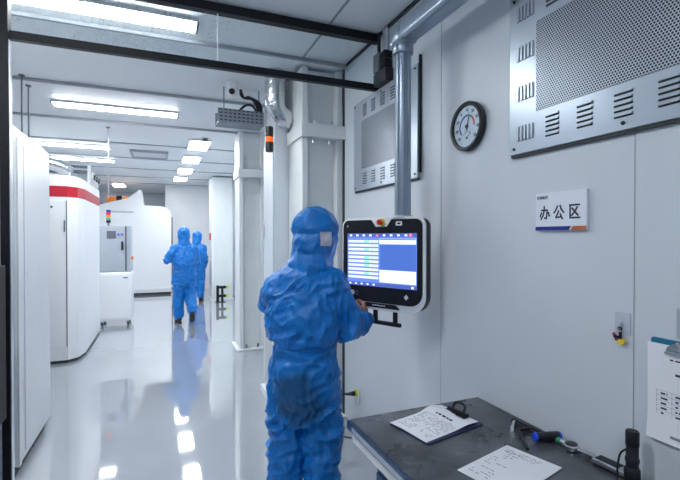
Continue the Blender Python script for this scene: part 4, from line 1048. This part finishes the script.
def make_person(label, loc, yaw, P, group=None, vox=0.0058, svox=0.011, seed=0, stoop=0.0):
    """yaw: the heading, clockwise from +Y; P: joints in the person's own frame (x right, y forward, z up)"""
    V = lambda k: Vector(P[k])
    root = thing('person', label, 'person', loc, -yaw, group)
    head = V('head'); hr = Matrix.Rotation(P.get('head_yaw', 0), 3, 'Z') @ Matrix.Rotation(P.get('head_pitch', 0), 3, 'X')
    H = lambda x, y, z: head + hr @ Vector((x, y, z))
    # --- the body: one continuous skin
    bm = NB()
    ell(bm, H(0, -0.012, 0.025), 0.074, 0.092, 0.090, hr)           # skull
    ell(bm, H(0, 0.022, -0.045), 0.056, 0.066, 0.075, hr)           # face and jaw
    ell(bm, H(0, 0.050, -0.092), 0.026, 0.026, 0.020, hr)           # chin
    capsule(bm, H(0, 0.086, 0.012), H(0, 0.104, -0.028), 0.009, 0.013, 10)   # nose
    for s in (-1, 1):
        ell(bm, H(0.015 * s, 0.094, -0.031), 0.009, 0.011, 0.008, hr)
        ell(bm, H(0.074 * s, -0.006, -0.008), 0.010, 0.020, 0.031, hr)       # ears
        ell(bm, H(0.030 * s, 0.074, 0.026), 0.024, 0.014, 0.008, hr)         # brows
        ell(bm, H(0.036 * s, 0.060, -0.030), 0.020, 0.022, 0.020, hr)        # cheeks
    ell(bm, H(0, 0.082, -0.060), 0.023, 0.011, 0.006, hr); ell(bm, H(0, 0.081, -0.071), 0.021, 0.012, 0.007, hr)   # lips
    neck = V('neck')
    capsule(bm, neck, H(0, -0.015, -0.05), 0.058, 0.052)
    ch, pv = V('chest'), V('pelvis')
    loft(bm, [(pv.z - 0.10, pv.x, pv.y, 0.10, 0.085), (pv.z - 0.02, pv.x, pv.y, 0.155, 0.11), (pv.z + 0.10, pv.x * .7 + ch.x * .3, pv.y * .7 + ch.y * .3, 0.135, 0.10),
              (ch.z - 0.05, ch.x, ch.y, 0.140, 0.095), (ch.z + 0.04, ch.x, ch.y, 0.138, 0.088), (neck.z - 0.08, neck.x, neck.y - 0.01, 0.09, 0.065), (neck.z + 0.01, neck.x, neck.y, 0.055, 0.055)])
    for s in 'LR':
        capsule(bm, V('sh' + s), V('el' + s), 0.044, 0.036); capsule(bm, V('el' + s), V('wr' + s), 0.037, 0.026)
        capsule(bm, V('hip' + s), V('kn' + s), 0.082, 0.055); capsule(bm, V('kn' + s), V('an' + s), 0.052, 0.036)
        fd = Vector(P['foot' + s])
        capsule(bm, V('an' + s) - Vector((0, 0, 0.02)), V('an' + s) + fd * 0.14 - Vector((0, 0, 0.035)), 0.036, 0.026)
        capsule(bm, V('wr' + s) - (V('wr' + s) - V('el' + s)).normalized() * 0.03, V('wr' + s) + Vector(P['hd' + s]).normalized() * 0.02, 0.026, 0.025)
        hand(bm, V('wr' + s), P['hd' + s], P['palm' + s], P['thumb' + s], P['curl' + s])
    body = obj('body', fuse(bm, vox, 2), M['skin'], root, True)
    for s in (-1, 1):
        ey = part('eye', M['eye'], root, lambda b: ell(b, H(0.030 * s, 0.076, 0.008), 0.012, 0.010, 0.009, hr), True)
        part('iris', M['iris'], ey, lambda b: ell(b, H(0.030 * s, 0.084, 0.008), 0.005, 0.003, 0.005, hr), True)
    part('mask', M['mask'], root, lambda b: ell(b, H(0, 0.048, -0.062), 0.064, 0.068, 0.048, hr), True)
    # --- coverall
    rnd = Vector((seed * 7.3, seed * 3.1, seed * 5.7))
    joints = [(V('elL'), 0.10), (V('elR'), 0.10), (V('knL'), 0.12), (V('knR'), 0.12)]
    wz, cz = P['waist'], P['crotch']
    def wr(co):
        q = co + rnd
        big = noise.noise(q * 5.5) * 0.014
        warp = Vector((noise.noise(q * 3.0), noise.noise(q * 3.0 + Vector((9, 0, 0))), noise.noise(q * 3.0 + Vector((0, 9, 0))))) * 0.09
        q2 = q + warp
        f1 = 1 - 2.4 * abs(noise.noise(Vector((q2.x * 7 + q2.z * 5.0, q2.y * 7, q2.z * 17 - q2.x * 6))))
        f2 = 1 - 2.4 * abs(noise.noise(Vector((q2.x * 22, q2.y * 22, q2.z * 8.0 + q2.x * 6)) + Vector((3, 5, 7))))
        amp = 0.0095
        for j, rr in joints: amp += 0.0090 * math.exp(-((co - j).length / rr) ** 2)
        amp += 0.0090 * math.exp(-((co.z - wz) / 0.07) ** 2) + 0.0130 * math.exp(-((co.z - cz) / 0.10) ** 2)
        amp2 = 0.0080 + 0.006 * math.exp(-((co.z - wz - 0.12) / 0.12) ** 2)
        return big + f1 * amp + f2 * amp2 - 0.002
    bm = NB()
    loft(bm, P['torso'])
    for s in 'LR':
        a, b_, c = V('sh' + s), V('el' + s), V('wr' + s)
        capsule(bm, a, b_, 0.080, 0.068); capsule(bm, b_, c - (c - b_).normalized() * 0.05, 0.068, 0.050)
        capsule(bm, c - (c - b_).normalized() * 0.05, c - (c - b_).normalized() * 0.002, 0.048, 0.036)
        capsule(bm, V('hip' + s) - Vector((0, 0, 0.05)), V('kn' + s), P.get('rh', 0.118), P.get('rk', 0.098)); capsule(bm, V('kn' + s), V('an' + s) + Vector((0, 0, 0.06)), P.get('rk', 0.098), P.get('ra', 0.082))
        capsule(bm, V('an' + s) + Vector((0, 0, 0.08)), V('an' + s) + Vector((0, 0, 0.02)), 0.078, 0.062)
        capsule(bm, V('sh' + s), V('neck') - Vector((0, 0.0, 0.05)), 0.072, 0.090)
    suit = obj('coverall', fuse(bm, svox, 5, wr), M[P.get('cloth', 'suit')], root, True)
    # --- hood
    bm = NB()
    hh = P['hood']
    for (x, y, z, rx, ry, rz) in hh: ell(bm, H(x, y, z), rx, ry, rz, hr)
    capsule(bm, V('neck') - Vector((0, 0, 0.02)), H(0, -0.01, -0.06), P.get('rn', 0.098), 0.095)
    def wr2(co):
        q = co + rnd
        f1 = 1 - 2.2 * abs(noise.noise(q * 13 + Vector((noise.noise(q * 5), 0, 0))))
        f2 = 1 - 2.2 * abs(noise.noise(Vector((q.x * 10, q.y * 10, q.z * 26))))
        return noise.noise(q * 9) * 0.011 + f1 * 0.0085 + f2 * 0.007 * math.exp(-((co.z - P['neck'][2] - 0.02) / 0.05) ** 2)
    hb = fuse(bm, 0.007 if svox < 0.012 else 0.010, 3, wr2)
    # the face opening
    inv = hr.inverted()
    kill = []
    for f in hb.faces:
        q = inv @ (f.calc_center_median() - head)
        if q.y > 0.03 and (q.x / 0.062) ** 2 + ((q.z + 0.012) / 0.070) ** 2 < 1: kill.append(f)
    bmesh.ops.delete(hb, geom=kill, context='FACES')
    bv = BVHTree.FromBMesh(hb)
    hood = obj('hood', hb, M['suit'], root, True)
    if P.get('patch'):
        c, n_, ww, hh_ = P['patch']
        c = H(*c); n_ = (hr @ Vector(n_)).normalized()
        sx = Vector((0, 0, 1)).cross(n_).normalized(); sz = n_.cross(sx)
        b = NB()
        N = 10
        top_, bot_ = [], []
        for j in range(N + 1):
            for i in range(N + 1):
                p = c + sx * ((i / N - 0.5) * ww) + sz * ((j / N - 0.5) * hh_) + n_ * 0.2
                hit = bv.ray_cast(p, -n_)[0]
                hit = hit if hit is not None else p - n_ * 0.2
                top_.append(b.verts.new(hit + n_ * 0.0045)); bot_.append(b.verts.new(hit + n_ * 0.0010))
        for j in range(N):
            for i in range(N):
                q_ = [j * (N + 1) + i, j * (N + 1) + i + 1, (j + 1) * (N + 1) + i + 1, (j + 1) * (N + 1) + i]
                b.faces.new([top_[k] for k in q_]); b.faces.new([bot_[k] for k in q_[::-1]])
        rim = [i for i in range(N)] + [i * (N + 1) + N for i in range(N)] + [N * (N + 1) + N - i for i in range(N)] + [(N - i) * (N + 1) for i in range(N)]
        for a_, b_ in zip(rim, rim[1:] + rim[:1]): b.faces.new((top_[b_], top_[a_], bot_[a_], bot_[b_]))
        obj('hood_patch', b, M['patch'], hood, True, label='pale clear patch on the hood')
    # --- shoes
    for s in 'LR':
        fd = Vector(P['foot' + s]); a = V('an' + s)
        up = Vector((0, 0, 1)); sd = fd.cross(up).normalized(); up = sd.cross(fd).normalized()
        def T(v): return a + sd * v[0] + fd.normalized() * v[1] + up * v[2]
        b = NB()
        outline = [(-0.034, -0.085), (0.034, -0.085), (0.042, -0.03), (0.048, 0.06), (0.044, 0.13), (0.02, 0.175), (-0.015, 0.178), (-0.04, 0.14), (-0.045, 0.06), (-0.040, -0.03)]
        prism(b, outline, -0.085, -0.062, 'z', 0, 0.004)
        for v in b.verts: v.co = T(v.co)
        sh = obj('shoe', b, M['sole'], root, True)
        b = NB()
        for (c, r) in (((0, -0.045, -0.025), (0.040, 0.045, 0.050)), ((0, 0.02, -0.028), (0.043, 0.075, 0.045)), ((0, 0.095, -0.042), (0.046, 0.078, 0.030))):
            ell(b, Vector(c), *r)
        for v in b.verts:
            v.co.z = max(v.co.z, -0.0615); v.co = T(v.co)
        obj('upper', fuse(b, 0.006, 2), M['sole'], sh, True)
    return root

# the worker at the console
worker = dict(
    pelvis=(0, -0.01, 0.93), chest=(0.0, 0.0, 1.22), neck=(0.025, 0.04, 1.40), head=(0.052, 0.085, 1.562), head_yaw=math.radians(-18), head_pitch=math.radians(-6),
    shL=(-0.138, 0.0, 1.262), elL=(-0.200, 0.11, 1.185), wrL=(0.01, 0.28, 1.14), shR=(0.155, 0.0, 1.300), elR=(0.240, 0.080, 1.055), wrR=(0.300, 0.235, 1.085),
    hdL=(0.55, 0.8, 0.25), palmL=(0.7, -0.6, 0.1), thumbL=(0, 0, 1), curlL=(0.5, 0.7, 0.4),
    hdR=(-0.10, 0.62, 0.62), palmR=(-0.95, 0.15, -0.1), thumbR=(-0.2, 0.0, 1), curlR=(0.75, 0.75, 0.45),
    hipL=(-0.072, 0, 0.90), knL=(-0.092, 0.02, 0.50), anL=(-0.102, -0.02, 0.09), hipR=(0.080, 0, 0.90), knR=(0.100, 0.03, 0.50), anR=(0.105, 0.0, 0.09),
    footL=(-0.12, 1, 0), footR=(0.15, 1, 0), rn=0.116, rh=0.108, cloth='suit_dark_seat', waist=0.99, crotch=0.58, rk=0.098, ra=0.086,
    torso=[(0.56, 0, 0.0, 0.10, 0.09), (0.62, 0.008, 0.0, 0.150, 0.125), (0.74, 0.01, -0.005, 0.166, 0.150), (0.86, 0.01, -0.01, 0.166, 0.156), (0.94, 0.006, -0.005, 0.160, 0.138),
           (0.985, 0.004, 0.0, 0.152, 0.120), (1.02, 0.004, -0.004, 0.180, 0.148), (1.10, 0.004, -0.006, 0.190, 0.152), (1.20, 0.006, 0.0, 0.185, 0.142), (1.29, 0.008, 0.008, 0.160, 0.118),
           (1.36, 0.014, 0.02, 0.120, 0.098), (1.41, 0.022, 0.035, 0.088, 0.085), (1.44, 0.026, 0.045, 0.08, 0.08)],
    hood=[(0, -0.015, 0.03, 0.124, 0.132, 0.108), (0, -0.01, -0.04, 0.120, 0.130, 0.105), (0.0, -0.025, 0.070, 0.098, 0.108, 0.070), (0, 0.03, -0.02, 0.09, 0.11, 0.10), (0, -0.015, -0.085, 0.112, 0.118, 0.075)],
    patch=((0.100, -0.068, -0.036), (0.78, -0.62, 0.05), 0.066, 0.072))
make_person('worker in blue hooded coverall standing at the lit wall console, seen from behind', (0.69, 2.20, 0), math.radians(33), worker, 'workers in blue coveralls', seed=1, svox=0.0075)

walker = dict(
    pelvis=(0, 0, 0.93), chest=(0, 0.02, 1.22), neck=(0, 0.035, 1.42), head=(0.0, 0.055, 1.580), head_yaw=math.radians(-8), head_pitch=0,
    shL=(-0.155, 0.0, 1.315), elL=(-0.275, 0.02, 1.13), wrL=(-0.15, 0.22, 1.14), shR=(0.155, 0.0, 1.315), elR=(0.215, 0.05, 1.07), wrR=(0.11, 0.24, 1.12),
    hdL=(0.5, 0.8, 0.1), palmL=(0.8, -0.5, 0), thumbL=(0, 0, 1), curlL=(0.5, 0.6, 0.4), hdR=(-0.5, 0.8, 0.1), palmR=(-0.8, -0.5, 0), thumbR=(0, 0, 1), curlR=(0.5, 0.6, 0.4),
    hipL=(-0.09, 0, 0.90), knL=(-0.095, 0.05, 0.49), anL=(-0.095, 0.04, 0.09), hipR=(0.09, 0, 0.90), knR=(0.095, 0.05, 0.50), anR=(0.10, -0.17, 0.19),
    footL=(-0.1, 1, 0), footR=(0.1, 0.75, -0.62), waist=1.0, crotch=0.66, rk=0.095, ra=0.082,
    torso=[(0.66, 0, 0.0, 0.12, 0.10), (0.72, 0, 0.0, 0.165, 0.13), (0.84, 0, -0.005, 0.195, 0.152), (0.95, 0, -0.005, 0.185, 0.14),
           (1.00, 0, 0.0, 0.175, 0.13), (1.04, 0, 0.0, 0.196, 0.15), (1.20, 0, 0.01, 0.195, 0.145), (1.30, 0, 0.015, 0.168, 0.12), (1.38, 0, 0.03, 0.11, 0.09), (1.44, 0, 0.04, 0.078, 0.075)],
    hood=[(0, -0.012, 0.03, 0.104, 0.118, 0.108), (0, -0.01, -0.04, 0.102, 0.112, 0.100), (0, -0.02, 0.075, 0.082, 0.092, 0.062)])
make_person('worker in blue coverall walking away down the corridor, one heel lifted', (0.375, 8.22, 0), math.radians(-6), walker, 'workers in blue coveralls', vox=0.0075, svox=0.013, seed=2)
other = dict(walker)
other.update(head_yaw=math.radians(75), anR=(0.10, 0.0, 0.09), footR=(0.1, 1, 0), knR=(0.095, 0.03, 0.50), anL=(-0.095, -0.01, 0.09), elL=(-0.20, 0.06, 1.07), wrL=(-0.10, 0.26, 1.10), elR=(0.20, -0.01, 1.05), wrR=(0.19, 0.10, 0.84), hdR=(0, 0.3, -1), palmR=(-1, 0, 0), thumbR=(0, 1, 0))
pz = make_person('worker in blue coverall half hidden behind the walking worker, face turned sideways', (0.765, 10.85, 0), math.radians(10), other, 'workers in blue coveralls', vox=0.0075, svox=0.013, seed=3)
pz.scale = (0.965, 0.965, 0.965)
